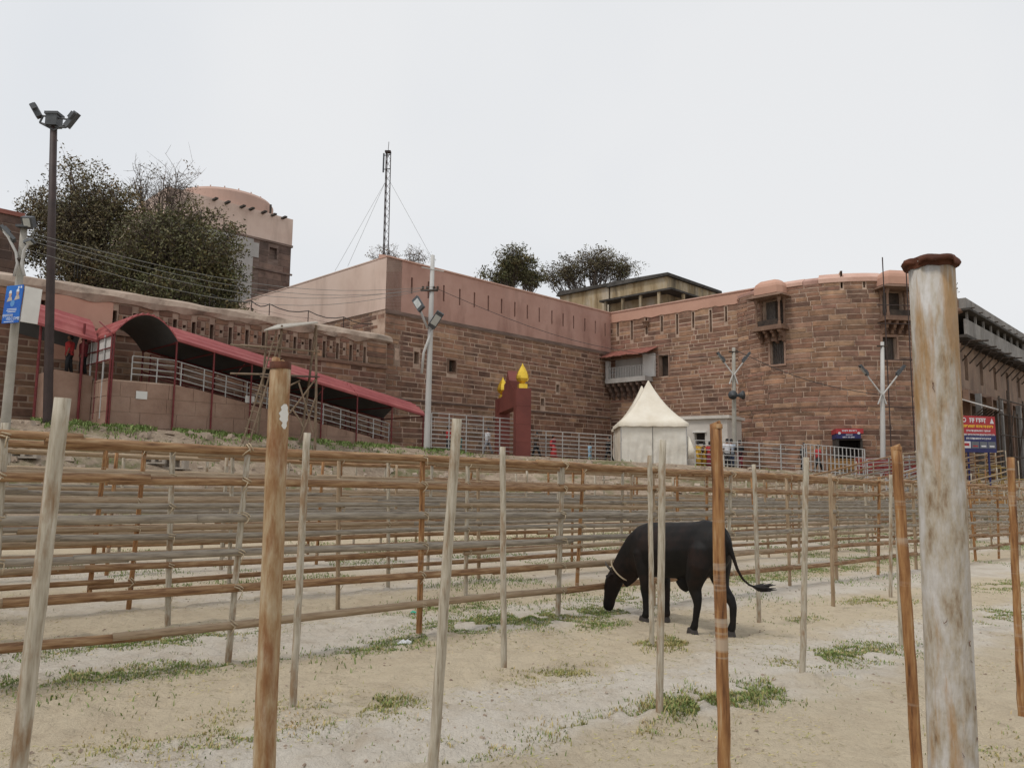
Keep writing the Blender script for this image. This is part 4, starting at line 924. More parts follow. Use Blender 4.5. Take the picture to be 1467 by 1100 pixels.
mb.tube([cp(-.62, 0, 1.07), cp(-.42, 0, 1.13), cp(-.22, 0, 1.1)], [.04, .07, .04], 8)
for s in (1, -1): mb.tube([cp(-.2, .1 * s, 1.0), cp(-.36, .115 * s, 1.02), cp(-.52, .09 * s, 1.01)], [.04, .07, .04], 8)
mb.tube([cp(.66, 0, .55), cp(.74, 0, .44), cp(.86, 0, .36)], [.05, .035, .03], 8, flat=2.2)
tailp = [(-.67, 0, 1.06), (-.735, -.01, .98), (-.765, -.03, .85), (-.785, -.08, .7), (-.8, -.14, .6), (-.82, -.22, .535), (-.84, -.3, .515)]
mb.tube([cp(*q) for q in tailp], [.045, .036, .028, .022, .019, .018, .018], 8)
remeshed(mb, 'body', .014, 9, M['cow'], cow, c0)
mb = MB(); q = random.Random(4)
for i in range(46):
    e = Vector((q.uniform(-.2, .05), q.uniform(-.12, .08), q.uniform(-.05, .05)))
    mb.tube([cp(-.83, -.26, .52), cp(-.85 + e.y * .35, -.35 + e.x * .2, .5 + e.z * .55), cp(-.87 + e.y * .5, -.42 + e.x * .55, .505 + e.z * .8)], [.011, .013, .003], 4)
mb.build('tail_tuft', M['hair'], cow)
for s in (1, -1):
    mb = MB(); mb.tube([cp(.975, .055 * s, .5), cp(.995, .1 * s, .54), cp(1.025, .12 * s, .58), cp(1.04, .115 * s, .62)], [.021, .018, .013, .004], 8); mb.build('horn', M['horn'], cow, True)
    mb = MB(); mb.lathe(cp(1.055, .088 * s, .375), [(.002, -.016), (.012, -.01), (.016, 0), (.012, .01), (.002, .016)], 8); mb.build('eye', M['hair'], cow, True)
for x, s in ((.395, 1), (.315, -1), (-.355, 1), (-.615, -1)):
    mb = MB(); y = (.125 if x > 0 else .14) * s
    mb.rings([[cp(x + e * 1.25 * math.cos(a), y + e * math.sin(a), z_) for a in [2 * math.pi * j / 12 for j in range(12)]] for e, z_ in ((.056, -.005), (.05, .03), (.043, .06))]); mb.build('hoof', M['hoof'], cow)
mb = MB(); pts = []
for j in range(25):
    a = 2 * math.pi * j / 24; pts.append(cp(.905 + .165 * math.sin(a) * .72, .105 * math.cos(a), .52 + .185 * math.sin(a) * -.62 * -1))
mb.tube(pts, .0095, 6); mb.tube([pts[18], pts[18] + Vector((-.02, 0, -.05))], .012, 6); mb.build('rope_collar', M['rope'], cow)
# ------------------------------------------------------------------ canopy over the ramp
def RWp(px, py, s): u, z_ = FRONT.uv(px, py, s); return u, z_
def ptF(u, s, z_): return FRONT.p(u, z_, s)
r7 = random.Random(21)
u163, zA = RWp(163, 478, 5.2); u255, zB = RWp(255, 487, 5.2); zl_ = (zA + zB) / 2
uend, zend = RWp(612, 596, 5.2)
can = thing('ramp_canopy', ptF((u255 + uend) / 2, 3.2, gz(*ptF((u255 + uend) / 2, 3.2, 0).xy)), 'red barrel-roofed canopy on maroon posts descending along the fort wall', 'canopy')
def barrel(mb_top, mb_un, A, B, w0, w1, rise, nrib, thick=.05):
    # A(w,h) and B(w,h): point at each end for cross position w in 0..1 and height offset h
    k = nrib * 4; top0 = []; top1 = []; bot0 = []; bot1 = []
    for i in range(k + 1):
        t = i / k; h = rise * (1 - (2 * t - 1) ** 2); rb = .06 if i % 4 == 0 else 0
        top0.append(A(t, h + rb)); top1.append(B(t, h + rb)); bot0.append(A(t, h - thick)); bot1.append(B(t, h - thick))
    n = k + 1; f = [(i, i + 1, n + i + 1, n + i) for i in range(k)]
    mb_top.add(top0 + top1, f); mb_un.add(bot0 + bot1, f)
    mb_top.add(top0 + bot0, f); mb_top.add(top1 + bot1, f)
    for i in (0, k): mb_top.add([top0[i], top1[i], bot1[i], bot0[i]], [(0, 1, 2, 3)])
S0, S1 = 1.1, 5.2
nseg_ = 3
for i in range(nseg_):
    ta, tb_ = i / nseg_, (i + 1) / nseg_
    fa = lambda t, h, q=ta: ptF(u255 + (uend - u255) * q, S0 + (S1 - S0) * t, zB + (zend - zB) * q + h)
    fb = lambda t, h, q=tb_ - .002: ptF(u255 + (uend - u255) * q, S0 + (S1 - S0) * t, zB + (zend - zB) * q + h)
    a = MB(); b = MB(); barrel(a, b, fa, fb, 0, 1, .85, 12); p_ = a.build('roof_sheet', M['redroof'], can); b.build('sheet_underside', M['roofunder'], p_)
a = MB(); b = MB(); wl = u255 - u163                                    # landing vault, facing out from the wall
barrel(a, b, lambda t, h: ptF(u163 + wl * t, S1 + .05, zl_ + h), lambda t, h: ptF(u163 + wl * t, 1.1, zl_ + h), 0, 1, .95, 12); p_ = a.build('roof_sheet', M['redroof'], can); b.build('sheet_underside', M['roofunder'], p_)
ul = RWp(66, 470, 2.4)[0]; zu = RWp(78, 470, 3.0)[1]; zl2 = RWp(115, 488, 3.0)[1]
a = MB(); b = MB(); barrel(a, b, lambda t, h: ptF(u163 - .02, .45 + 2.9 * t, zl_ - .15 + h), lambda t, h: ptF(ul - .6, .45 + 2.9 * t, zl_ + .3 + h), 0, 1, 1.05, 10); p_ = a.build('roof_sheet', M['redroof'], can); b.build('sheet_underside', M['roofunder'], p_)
def zeave(u): return zB + (zend - zB) * (u - u255) / (uend - u255) if u > u255 else zl_
posts_u = [u163 + .06, u255] + [u255 + (uend - u255) * k for k in (.12, .25, .38, .52, .67, .83, .985)]
for u in posts_u:
    for s in (S1 - .08, S0 + .15):
        p = ptF(u, s, 0); zb_ = gz(p.x, p.y) - .1; mb = MB(); mb.tube([(p.x, p.y, zb_), (p.x, p.y, zeave(u) + .02)], .038, 6); mb.build('post', M['redpost'], can)
    mb = MB(); mb.tube([ptF(u, S0 + .1, zeave(u) - .08), ptF(u, S1 - .1, zeave(u) - .08)], .035, 5); mb.build('tie_beam', M['redpost'], can)
    mb = MB(); mb.tube([ptF(u, S1 - .1, zeave(u) - .08), ptF(u, (S0 + S1) / 2, zeave(u) + .72)], .03, 5); mb.build('roof_strut', M['redpost'], can)
for u0_, s0_ in ((ul - .3, 2.9), (ul + 1.2, 3.2)):
    p = ptF(u0_, s0_, 0); mb = MB(); mb.tube([(p.x, p.y, gz(p.x, p.y) - .1), (p.x, p.y, zl_ + .55)], .05, 6); mb.build('post', M['redpost'], can)
for k_, dz_ in enumerate((.02, -1.0, -1.55)):
    for s in (S0 + .15, S1 - .08):
        if k_ and s > 3: continue
        mb = MB(); mb.tube([ptF(u255, s, zB + dz_ - .05), ptF(uend, s, zend + dz_ - .05)], .04, 5); mb.build('eave_rail', M['redpost'], can)
mb = MB(); nu = 5; ns = 4                                                    # white sheet cladding beside the landing
for i in range(2):
    for j in range(4):
        s_a = S1 - .1 - .82 * j; z_t = zl_ - .12 - .48 * i
        q = MB(); q.hexa([ptF(u163 + .02, s_a, z_t - .46), ptF(u163 + .06, s_a, z_t - .46), ptF(u163 + .06, s_a - .8, z_t - .46), ptF(u163 + .02, s_a - .8, z_t - .46), ptF(u163 + .02, s_a, z_t), ptF(u163 + .06, s_a, z_t), ptF(u163 + .06, s_a - .8, z_t), ptF(u163 + .02, s_a - .8, z_t)]); q.build('cladding_sheet', M['panel_white'], can)
for j in range(5):
    s_a = S1 - .1 - .82 * j; q = MB(); p = ptF(u163 - .02, s_a, 0); q.tube([(p.x, p.y, gz(p.x, p.y) + (.3 if j else 0)), ptF(u163 - .02, s_a, zl_)], .035, 5); q.build('cladding_post', M['redpost'] if j % 2 == 0 else M['steel'], can)
for i in range(3):
    q = MB(); q.tube([ptF(u163 - .03, S1 - .1, zl_ - .1 - .48 * i), ptF(u163 - .03, S1 - 3.4, zl_ - .1 - .48 * i)], .03, 5); q.build('cladding_rail', M['redpost'], can)
# ramp with slab faced side
uw0 = RWp(155, 560, 5.0)[0]; uw1 = RWp(596, 630, 5.0)[0]
zt0 = RWp(158, 541, 5.0)[1]; uk, zk = RWp(250, 548, 5.0); ue_, ze_ = RWp(540, 628, 5.0)
ramp = thing('ramp', ptF((uw0 + uw1) / 2, 3, gz(*ptF((uw0 + uw1) / 2, 3, 0).xy)), 'stone-faced ramp climbing along the fort wall below the red canopy', 'ramp')
def rtop(u): return zt0 if u < uk else zt0 + (ze_ - zt0) * (u - uk) / (ue_ - uk)
mb = MB(); cuts = [uw0, uk] + [uk + (uw1 - uk) * i / 6 for i in range(1, 7)]
for a_, b_ in zip(cuts, cuts[1:]):
    q = []
    for zf in (0, 1):
        for u, s in ((a_, 5.0), (b_, 5.0), (b_, 1.0), (a_, 1.0)): q.append(ptF(u, s, 1.5 if zf == 0 else max(1.6, rtop(u) - .05)))
    mb.hexa(q)
mb.build('ramp_core', M['mortar'], ramp)
slabs = MB(); z_ = 2.6
for ci in range(5):
    h = .62; u = uw0 + .02 - r7.uniform(0, .5)
    while u < uw1:
        l = r7.uniform(.8, 1.5); a_, b_ = max(u, uw0 + .01), u + l; zt_a = min(z_ + h, rtop(a_)); zt_b = min(z_ + h, rtop(b_))
        if zt_a - z_ > .12 and b_ - a_ > .1:
            zt_b = max(zt_b, z_ + .05); g = .008; d = 5.02 + r7.uniform(0, .02); q = MB()
            q.hexa([ptF(a_ + g, d, z_ + g), ptF(b_ - g, d, z_ + g), ptF(b_ - g, 4.99, z_ + g), ptF(a_ + g, 4.99, z_ + g), ptF(a_ + g, d, zt_a - g), ptF(b_ - g, d, zt_b - g), ptF(b_ - g, 4.99, zt_b - g), ptF(a_ + g, 4.99, zt_a - g)])
            q.build('facing_slab', M['rampwall'], ramp)
        u += l
    s = 5.0
    while s > 1.2:          # left end face
        l = r7.uniform(.8, 1.3); e = max(1.0, s - l); zt_ = min(z_ + h, zt0); q = MB(); d = uw0 - .02 - r7.uniform(0, .02); g = .012
        if zt_ - z_ > .1: q.hexa([ptF(d, s - g, z_ + g), ptF(uw0 + .01, s - g, z_ + g), ptF(uw0 + .01, e + g, z_ + g), ptF(d, e + g, z_ + g), ptF(d, s - g, zt_ - g), ptF(uw0 + .01, s - g, zt_ - g), ptF(uw0 + .01, e + g, zt_ - g), ptF(d, e + g, zt_ - g)]); q.build('facing_slab', M['rampwall'], ramp)
        s = e
    z_ += h
for i, px in enumerate((203, 358)):
    u, zc = RWp(px, 566 + i * 6, 5.06); q = MB(); lbox(q, FRONT, u, -.22, .22, 5.045, 5.06, zc - .16, zc + .16); q.build('pasted_notice', M['white'], ramp)
hr = thing('ramp_handrail', ptF(uk, 4.8, zt0), 'galvanised pipe handrail on top of the ramp wall', 'handrail')
hu = [uw0 + .9 + (ue_ - uw0) * i / 13 for i in range(14)]
for u in hu:
    q = MB(); q.tube([ptF(u, 4.8, rtop(u) - .1), ptF(u, 4.8, rtop(u) + 1.0)], .028, 6); q.build('baluster', M['steel'], hr)
for h in (1.0, .75, .5, .25):
    q = MB(); q.tube([ptF(hu[0], 4.8, rtop(hu[0]) + h), ptF(uk, 4.8, rtop(uk) + h), ptF(hu[-1], 4.8, rtop(hu[-1]) + h)], .026, 6); q.build('pipe_rail', M['steel'], hr)
# inner stair railing under the canopy
hr2 = thing('stair_railing', ptF(uk + 4, 2.2, zt0 - .5), 'maroon stair railing under the canopy beside the fort wall', 'railing')
for i in range(10):
    u = u255 + (uend - u255) * i / 9.2; q = MB(); q.tube([ptF(u, 2.2, rtop(u) - .2), ptF(u, 2.2, rtop(u) + 1.5)], .03, 5); q.build('baluster', M['redpost'], hr2)
for h in (1.5, 1.25, 1.0, .75, .5, .25):
    q = MB(); q.tube([ptF(u255, 2.2, rtop(u255) + h), ptF(uend - .6, 2.2, rtop(uend - .6) + h)], .026, 5); q.build('pipe_rail', M['redpost'], hr2)
# old buttress wall under the upper canopy leg
ub0 = RWp(76, 560, 3.1)[0]; q = MB(); q.hexa([ptF(ub0, 3.1, 2), ptF(uw0 - .05, 3.1, 2), ptF(uw0 - .05, .3, 2), ptF(ub0, .3, 2), ptF(ub0, 3.1, zt0 + .35), ptF(uw0 - .05, 3.1, zt0 + .2), ptF(uw0 - .05, .3, zt0 + .2), ptF(ub0, .3, zt0 + .35)])
o = q.build('landing_block', M['rampwall'], None, base=ptF((ul + uw0) / 2 - 1, 1.7, 2.9)); tag(o, 'brown stone landing block below the upper leg of the red canopy', 'landing')
# ------------------------------------------------------------------ bamboo lookout
lk = onground(402, 33); lkz = lk.z
lo = thing('bamboo_lookout', lk, 'rickety bamboo lookout tower with a grey sheet roof and leaning ladder', 'lookout')
def LP(px, py, Y=33): return at(px, py, Y)
def bam(a, b, r_=.045, nm='bamboo_pole', m='bamboo', par=lo): q = MB(); q.tube([a, a.lerp(b, .5) + Vector((.03, 0, .02)), b], [r_, r_ * .95, r_ * .8], 6); q.build(nm, M[m], par)
legs = [(368, 633, 383, 470, 33.8), (430, 634, 452, 470, 33.8), (387, 634, 404, 466, 32.2), (452, 634, 453, 466, 32.2)]
for (bx, by, tx, ty, Y) in legs:
    a = LP(bx, by, Y); a.z = gz(a.x, a.y) - .1; bam(a, LP(tx, ty, Y), .06, 'leg')
for py in (536, 500):
    for (x0, x1, Y) in ((330, 456, 32.1), (345, 458, 33.9)): bam(LP(x0, py - 1 if py > 510 else py - 6, Y), LP(x1, py + 4, Y), .045, 'ledger')
    bam(LP(372, py, 32), LP(378, py, 34), .04, 'ledger'); bam(LP(452, py, 32), LP(454, py, 34), .04, 'ledger')
q = MB(); c = [LP(372, 539, 32), LP(456, 541, 32), LP(456, 541, 34), LP(372, 539, 34)]
q.hexa(c + [v + Vector((0, 0, .07)) for v in c]); q.build('platform', M['wood_dark'], lo)
c = [LP(378, 474, 31.7), LP(456, 463, 31.7), LP(452, 462, 34.4), LP(398, 466, 34.4)]
q = MB(); q.hexa(c + [v + Vector((0, 0, .05)) for v in c]); q.build('roof_sheet', M['tarp'], lo)
for (x0, y0, x1, y1) in ((415, 592, 452, 543), (400, 560, 430, 545), (418, 585, 436, 615), (428, 548, 448, 620), (452, 570, 430, 630)): bam(LP(x0, y0, 32.1), LP(x1, y1, 32.1), .04, 'brace')
ld = [LP(348, 628, 31.4), LP(357, 630, 31.4)]
a0, a1 = LP(347, 629, 31.3), LP(396, 474, 31.9); b0, b1 = LP(356, 630, 31.3), LP(404, 474, 31.9)
for a in (a0, b0): a.z = gz(a.x, a.y) - .05
bam(a0, a1, .04, 'ladder_rail'); bam(b0, b1, .04, 'ladder_rail')
for i in range(12):
    t = .06 + .075 * i; a = a0.lerp(a1, t); b = b0.lerp(b1, t); d = (b - a) * .35; bam(a - d, b + d, .03, 'ladder_rung')
# ------------------------------------------------------------------ street lamps
def pole_(par, base, top, r0, r1_, m, nm='pole', n=10):
    q = MB(); base = Vector(base); top = Vector(top); q.tube([base - Vector((0, 0, .3))] + [base.lerp(top, t) for t in (0, .3, .6, 1)], [r0, r0, r0 * .8 + r1_ * .2, (r0 + r1_) / 2, r1_], n); return q.build(nm, m, par, True)
def head(par, c, dirv, up, L_, W_, T_, nm='lamp_head'):
    d = dirv.normalized(); s = d.cross(up).normalized(); u_ = s.cross(d).normalized()
    m3 = Matrix((s, d, u_)).transposed()
    q = MB(); q.box(c, (W_, L_, T_), mat=m3); q.box(c + u_ * (T_ * .75) - d * L_ * .2, (W_ * .7, L_ * .4, T_ * .6), mat=m3); o = q.build(nm, M['lampbody'], par)
    q = MB(); q.box(c - u_ * (T_ * .53), (W_ * .8, L_ * .6, T_ * .12), mat=m3); q.build('lamp_lens', M['lampglass'], o)
# tall dark floodlight mast
b = onground(64, 27); t_ = at(77, 178, 27)
tl = thing('floodlight_pole', b, 'tall dark brown pole with two floodlights spread on arms', 'lamp post')
pole_(tl, b, t_, .16, .12, M['poledark'])
q = MB(); q.box(t_ + Vector((0, 0, .12)), (.42, .4, .45)); q.box(t_ + Vector((0, 0, .36)), (.5, .46, .1)); q.build('junction_box', M['lampbody'], tl)
for (x0, y0, x1, y1) in ((60, 166, 108, 173), (57, 176, 74, 181), (57, 176, 62, 166), (94, 183, 108, 173), (79, 182, 94, 183), (57, 176, 76, 186), (76, 187, 97, 178)):
    q = MB(); q.tube([at(x0, y0, 26.9), at(x1, y1, 26.9)], .035, 6); q.build('arm', M['lampbody'], tl)
for (x0, y0, x1, y1) in ((47, 150, 57, 168), (111, 162, 95, 182)):
    a, c = at(x0, y0, 26.9), at(x1, y1, 26.9); head(tl, (a + c) / 2, c - a, Vector((0, -1, .4)), (c - a).length, .22, .18)
# grey pole with two floodlights and wires
b = onground(611, 40); t_ = at(620, 366, 40)
gl = thing('street_lamp', b, 'pale grey steel lamp pole with crossed arms at the low end of the canopy', 'lamp post')
pole_(gl, b, t_, .17, .11, M['polewhite'])
arms = [[(612, 470), (604, 450), (601, 443)], [(604, 535), (607, 505), (620, 470)]]
for ar in arms:
    q = MB(); q.tube([at(x, y, 39.85) for x, y in ar], .07, 8); q.build('arm', M['polewhite'], gl, True)
for (x0, y0, x1, y1, z_) in ((595, 428, 604, 443, 0), (618, 468, 631, 448, 0)):
    a, c = at(x0, y0, 39.7), at(x1, y1, 39.3); head(gl, (a + c) / 2, c - a, Vector((.0, 1, .55)), (c - a).length * 1.05, .42, .16)
q = MB(); q.box(at(615, 416, 39.9), (.95, .12, .1), rz=.0); q.build('cross_arm', M['wood_dark'], gl)
for px in (606, 612, 622, 627):
    q = MB(); q.lathe(at(px, 413, 39.9), [(.03, -.1), (.07, -.05), (.05, 0), (.08, .06), (.03, .12)], 8); q.build('insulator', M['wood_dark'], gl)
q = MB(); q.tube([at(604, 383, 39.9), at(636, 389, 39.9)], .03, 6); q.build('top_bar', M['polewhite'], gl)
# left pole with poster
b = onground(3, 24); t_ = at(35, 322, 24)
pl = thing('street_lamp', b, 'leaning concrete lamp pole with white curved arms carrying a blue welcome poster', 'lamp post')
pole_(pl, b, t_, .15, .1, M['poleconcrete'])
head(pl, at(41, 318, 23.8), Vector((1, 0, -.05)), Vector((.1, .9, .5)), .36, .34, .2)
q = MB(); q.box(at(35, 325, 23.9), (.4, .3, .08)); q.build('lamp_bracket', M['lampbody'], pl)
for ar in (((20, 396), (25, 378), (23, 362), (12, 340), (6, 332)), ((35, 395), (31, 378), (34, 360), (40, 350), (44, 347))):
    q = MB(); q.tube([at(x, y, 23.8) for x, y in ar], .045, 8); q.build('arm', M['polewhite'], pl, True)
for (x0, y0, x1, y1) in ((2, 325, 21, 345), (36, 349, 48, 345)):
    a, c = at(x0, y0, 23.8), at(x1, y1, 23.8); head(pl, (a + c) / 2, c - a, Vector((0, .5, 1)), (c - a).length, .2, .1)
q = MB(); q.tube([at(24, 372, 23.83), at(34, 372, 23.83)], .07, 8); q.build('clamp', M['wood_dark'], pl)
# poster: two boards with a real gap, hung on the pole
Pc = at(19, 436, 23.6)
ex = (at(35, 432, 23.55) - at(4, 440, 23.85)); ex.z = 0; exn = ex.normalized(); ez = Vector((.06, 0, 1)).normalized(); en = exn.cross(ez).normalized()
PW, PH = .72, 1.22
po = thing('poster_board', Pc - ez * PH / 2, 'blue welcome poster with two portrait busts hung on the leaning lamp pole', 'poster')
def pb(nm, m, x0, x1, z0, z1, d0, d1, par=po):
    q = MB(); f = lambda x, z_, d: Pc + exn * x * PW + ez * z_ * PH + en * d
    q.hexa([f(x0, z0, d0), f(x1, z0, d0), f(x1, z0, d1), f(x0, z0, d1), f(x0, z1, d0), f(x1, z1, d0), f(x1, z1, d1), f(x0, z1, d1)]); return q.build(nm, m, par)
def pd(nm, m, pts, d, par=po, th=.004):
    q = MB(); f = lambda x, z_, dd: Pc + exn * x * PW + ez * z_ * PH + en * dd
    q.rings([[f(x, z_, d) for x, z_ in pts], [f(x, z_, d + th) for x, z_ in pts]]); return q.build(nm, m, par)
M['blue'] = mat('poster_blue', [(.015, .09, .42), (.02, .16, .52)], 1.2, .45, 0)
M['print_white'] = plain('print_white', (.62, .68, .75)); M['print_skin'] = plain('print_skin', (.5, .33, .25)); M['print_cloth'] = plain('print_cloth', (.42, .38, .34))
sgn = -1 if en.y > 0 else 1
pb('front_board', M['blue'], -.5, .5, -.5, .5, 0, .03 * sgn); 
q = MB(); f = lambda x, z_, d: Pc + exn * x * PW + ez * z_ * PH + en * d * sgn
q.hexa([f(.52, -.47, -.02), f(.56, -.47, -.02), f(.74, -.47, -.5), f(.7, -.47, -.5), f(.52, .47, -.02), f(.56, .47, -.02), f(.74, .47, -.5), f(.7, .47, -.5)]); q.build('side_board', M['white'], po)
dd = .031 * sgn; tt = .003 * sgn
circ = lambda cx, cz, rx, rz_: [(cx + rx * math.cos(k * .524), cz + rz_ * math.sin(k * .524)) for k in range(12)]
for cx, cz in ((-.2, .27), (.24, .3)):
    pd('printed_bust', M['print_cloth'], [(cx - .17, cz - .2), (cx + .15, cz - .17), (cx + .1, cz - .08), (cx, cz - .04), (cx - .1, cz - .09)], dd, th=tt)
    pd('printed_bust', M['print_skin'], circ(cx, cz, .085, .085), dd + tt * 1.2, th=tt); pd('printed_bust', M['print_white'], [(cx - .088, cz + .02), (cx + .088, cz + .02), (cx + .07, cz + .08), (cx, cz + .105), (cx - .07, cz + .08)], dd + tt * 2.4, th=tt)
pd('printed_emblem', plain('print_pale_blue', (.1, .25, .5)), circ(0, .02, .13, .09), dd, th=tt)
for i, (x0, x1, z_) in enumerate(((-.28, .3, -.13), (-.3, .3, -.17), (-.22, .26, -.21), (-.36, .22, -.465))): pb('printed_line', M['print_white'], x0, x1, z_ - .008, z_ + .008, dd, dd + tt)
for i in range(2): pd('printed_logo', M['print_white'], circ(.25 + .15 * i, .44, .05, .03), dd, th=tt)
def text(s_, par, origin, xd, zd, nd, size, m, nm='lettering', ext=.003):
    cu = bpy.data.curves.new(nm, 'FONT'); cu.body = s_; cu.size = size; cu.extrude = ext; cu.align_x = 'CENTER'; cu.align_y = 'CENTER'; cu.resolution_u = 2
    o = bpy.data.objects.new(nm, cu); col.objects.link(o); dg = bpy.context.evaluated_depsgraph_get(); me = bpy.data.meshes.new_from_object(o.evaluated_get(dg), depsgraph=dg); bpy.data.objects.remove(o)
    me.materials.clear(); me.materials.append(m); o = bpy.data.objects.new(nm, me); col.objects.link(o)
    o.parent = par; M4 = Matrix((xd, zd, nd)).transposed().to_4x4(); M4.translation = Vector(origin) - org(par); o.matrix_basis = M4; return o
front_n = en * sgn
text('WELCOME', po, Pc + exn * .1 * PW + ez * -.39 * PH + front_n * .034, exn, ez, front_n, .14, M['print_white'])
text('सुस्वागतम', po, Pc + exn * -.18 * PW + ez * -.3 * PH + front_n * .034, exn, ez, front_n, .12, M['print_white'])
# two double lamps near the bastion
def ylamp(bx, Y, tx, ty, lab, fork, armx, spk):
    b = onground(bx, Y); t_ = at(tx, ty, Y); L_ = thing('street_lamp', b, lab, 'lamp post')
    pole_(L_, b, t_, .15, .1, M['polewhite'] if not spk else M['poleconcrete'])
    for s in (-1, 1):
        a = at(tx + s * 1, fork, Y - .15); c = at(tx + s * armx, fork - armx * 1.25, Y - .15); e = at(tx + s * 6, fork + 14, Y - .15)
        q = MB(); q.tube([e, a, c], .045, 7); q.build('arm', M['polewhite'], L_)
        head(L_, c + (c - a).normalized() * .3 + Vector((0, 0, .05)), (c - a), Vector((-s * .7, 0, 1)), .75, .26, .12)
    if spk:
        for s, px in ((-.35, tx - 1), (1, tx + 11)):
            c = at(px, spk, Y - .3); d = Vector((s, -1, 0)).normalized(); q = MB()
            q.tube([c - d * .35, c - d * .2, c - d * .05, c + d * .12, c + d * .13, c - d * .02], [.08, .1, .16, .28, .27, .06], 16); q.build('loudspeaker', M['grey_concrete'] if False else M['lampbody'], L_, True)
    q = MB(); q.box(at(tx, ty + 6, Y - .05), (.6, .1, .08)); q.build('cross_arm', M['wood_dark'], L_)
    return t_
ylamp(1052, 46, 1051, 498, 'lamp pole with two loudspeakers between the white tent and the bastion', 536, 14, 566)
ylamp(1264, 44, 1264, 490, 'white lamp pole with forked arms in front of the bastion', 565, 22, None)
# ------------------------------------------------------------------ overhead wires
for i, (x0, y0, x1, y1) in enumerate(((0, 327, 622, 411), (0, 332, 627, 414), (0, 338, 606, 413), (0, 352, 606, 416))):
    a = at(-30, y0 - 4, 22); c = at(x1, y1, 39.9); m_ = at(40, y0 + 6, 24); q = MB(); q.tube([m_.lerp(c, t / 12) - Vector((0, 0, .9 * math.sin(math.pi * t / 12) * (1 + .15 * i))) for t in range(13)], .011, 4)
    o = q.build('overhead_wire', M['wiregrey'], None, base=m_); tag(o, ('topmost', 'second highest', 'third highest', 'lowest')[i] + ' of the four thin grey cables strung between poster pole and grey steel pole', 'cable', 'cables between the lamp poles')
q = MB(); a, c = at(622, 412, 39.9), at(1051, 512, 46); q.tube([a.lerp(c, t / 14) - Vector((0, 0, 1.2 * math.sin(math.pi * t / 14))) for t in range(15)], .014, 4); tag(q.build('overhead_wire', M['wire'], None, base=a), 'dark cable from the grey steel lamp pole to the loudspeaker pole', 'cable')
q = MB(); a, c = at(1051, 500, 46), at(1264, 566, 44); q.tube([a.lerp(c, t / 14) - Vector((0, 0, .5 * math.sin(math.pi * t / 14))) for t in range(15)], .02, 4); tag(q.build('overhead_wire', M['wire'], None, base=a), 'dark cable sagging across the bastion between two lamp poles', 'cable')
# ------------------------------------------------------------------ lattice mast
mbp = at(552, 372, 75); mtp = at(556, 218, 75); mbp.z = ZT - 1.3
ms = thing('lattice_mast', mbp, 'slender lattice radio mast with an antenna rising behind the salient corner', 'mast')
tri = [Vector((.33 * math.cos(a), .33 * math.sin(a), 0)) for a in (.4, 2.5, 4.6)]
for v in tri: q = MB(); q.tube([mbp + v, mtp + v * .85], .05, 5); q.build('mast_leg', M['poledark'], ms)
q = MB(); nb = 26
for i in range(nb):
    for k in range(3):
        a = (mbp + tri[k]).lerp(mtp + tri[k] * .85, i / nb); b = (mbp + tri[(k + 1) % 3]).lerp(mtp + tri[(k + 1) % 3] * .85, (i + 1) / nb); q.tube([a, b], .018, 4, cap=False)
q.build('lattice', M['poledark'], ms)
q = MB(); q.tube([mtp, mtp + Vector((.05, 0, 1.1))], .03, 5); q.box(mtp, (.6, .5, .18)); q.build('top_cap', M['poledark'], ms)
a_, b_ = at(550, 220, 74.8), at(549, 247, 74.8); q = MB(); q.tube([a_, b_], .09, 6); q.tube([at(550, 223, 74.8), at(560, 222, 74.8)], .05, 5); q.tube([at(549, 243, 74.8), at(559, 242, 74.8)], .05, 5); q.build('antenna', M['lampbody'], ms)
for (x1, y1, Y) in ((480, 388, 70), (498, 382, 72), (620, 372, 72)):
    q = MB(); q.tube([at(552 if x1 < 550 else 559, 261, 75), at(x1, y1, Y)], .016, 4); q.build('guy_wire', M['wiregrey'], ms)
# ------------------------------------------------------------------ red gate with gold finials
Ya, Yb = 42.5, 49.0
ga = onground(747.5, Ya); gb = onground(719, Yb)
gt = thing('ceremonial_gate', ga.lerp(gb, .5), 'dark red ceremonial gate with peaked beam and gold bud finials', 'gate')
ztop = at(747, 557, Ya).z; gd = (gb - ga); gd.z = 0; gl_ = gd.length; gdn = gd.normalized(); gs = Vector((-gdn.y, gdn.x, 0))
if gs.x < 0: gs = -gs
def gbx(nm, a0, a1, s0, s1, z0, z1, m, par=gt):
    q = MB(); f = lambda a, s, z_: Vector((ga.x, ga.y, 0)) + gdn * a + gs * s + Vector((0, 0, z_))
    q.hexa([f(a0, s0, z0), f(a1, s0, z0), f(a1, s1, z0), f(a0, s1, z0), f(a0, s0, z1), f(a1, s0, z1), f(a1, s1, z1), f(a0, s1, z1)]); return q.build(nm, m, par)
for a in (0, gl_):
    zb_ = min(ga.z, gb.z) - .3; hh = (ztop - zb_) / 4
    for i in range(4): gbx('pillar_panel', a - .42, a + .42, -.42, .42, zb_ + hh * i + .006, zb_ + hh * (i + 1), M['gatered'])
    gbx('gold_block', a - .24, a + .24, -.24, .24, ztop + .003, ztop + .26, M['gold'])
    c = Vector((ga.x, ga.y, 0)) + gdn * a; q = MB(); q.lathe((c.x, c.y, ztop + .263), [(.2, 0), (.16, .06), (.17, .1), (.3, .16), (.37, .32), (.36, .46), (.29, .68), (.17, .9), (.07, 1.06), (.01, 1.2)], 10); q.build('bud_finial', M['gold'], gt)
gbx('beam',   .422, gl_ - .422, -.3, .3, ztop - .95, ztop + .02, M['gatered'])
q = MB(); f = lambda a, s, z_: Vector((ga.x, ga.y, 0)) + gdn * a + gs * s + Vector((0, 0, z_)); mid = gl_ * .5
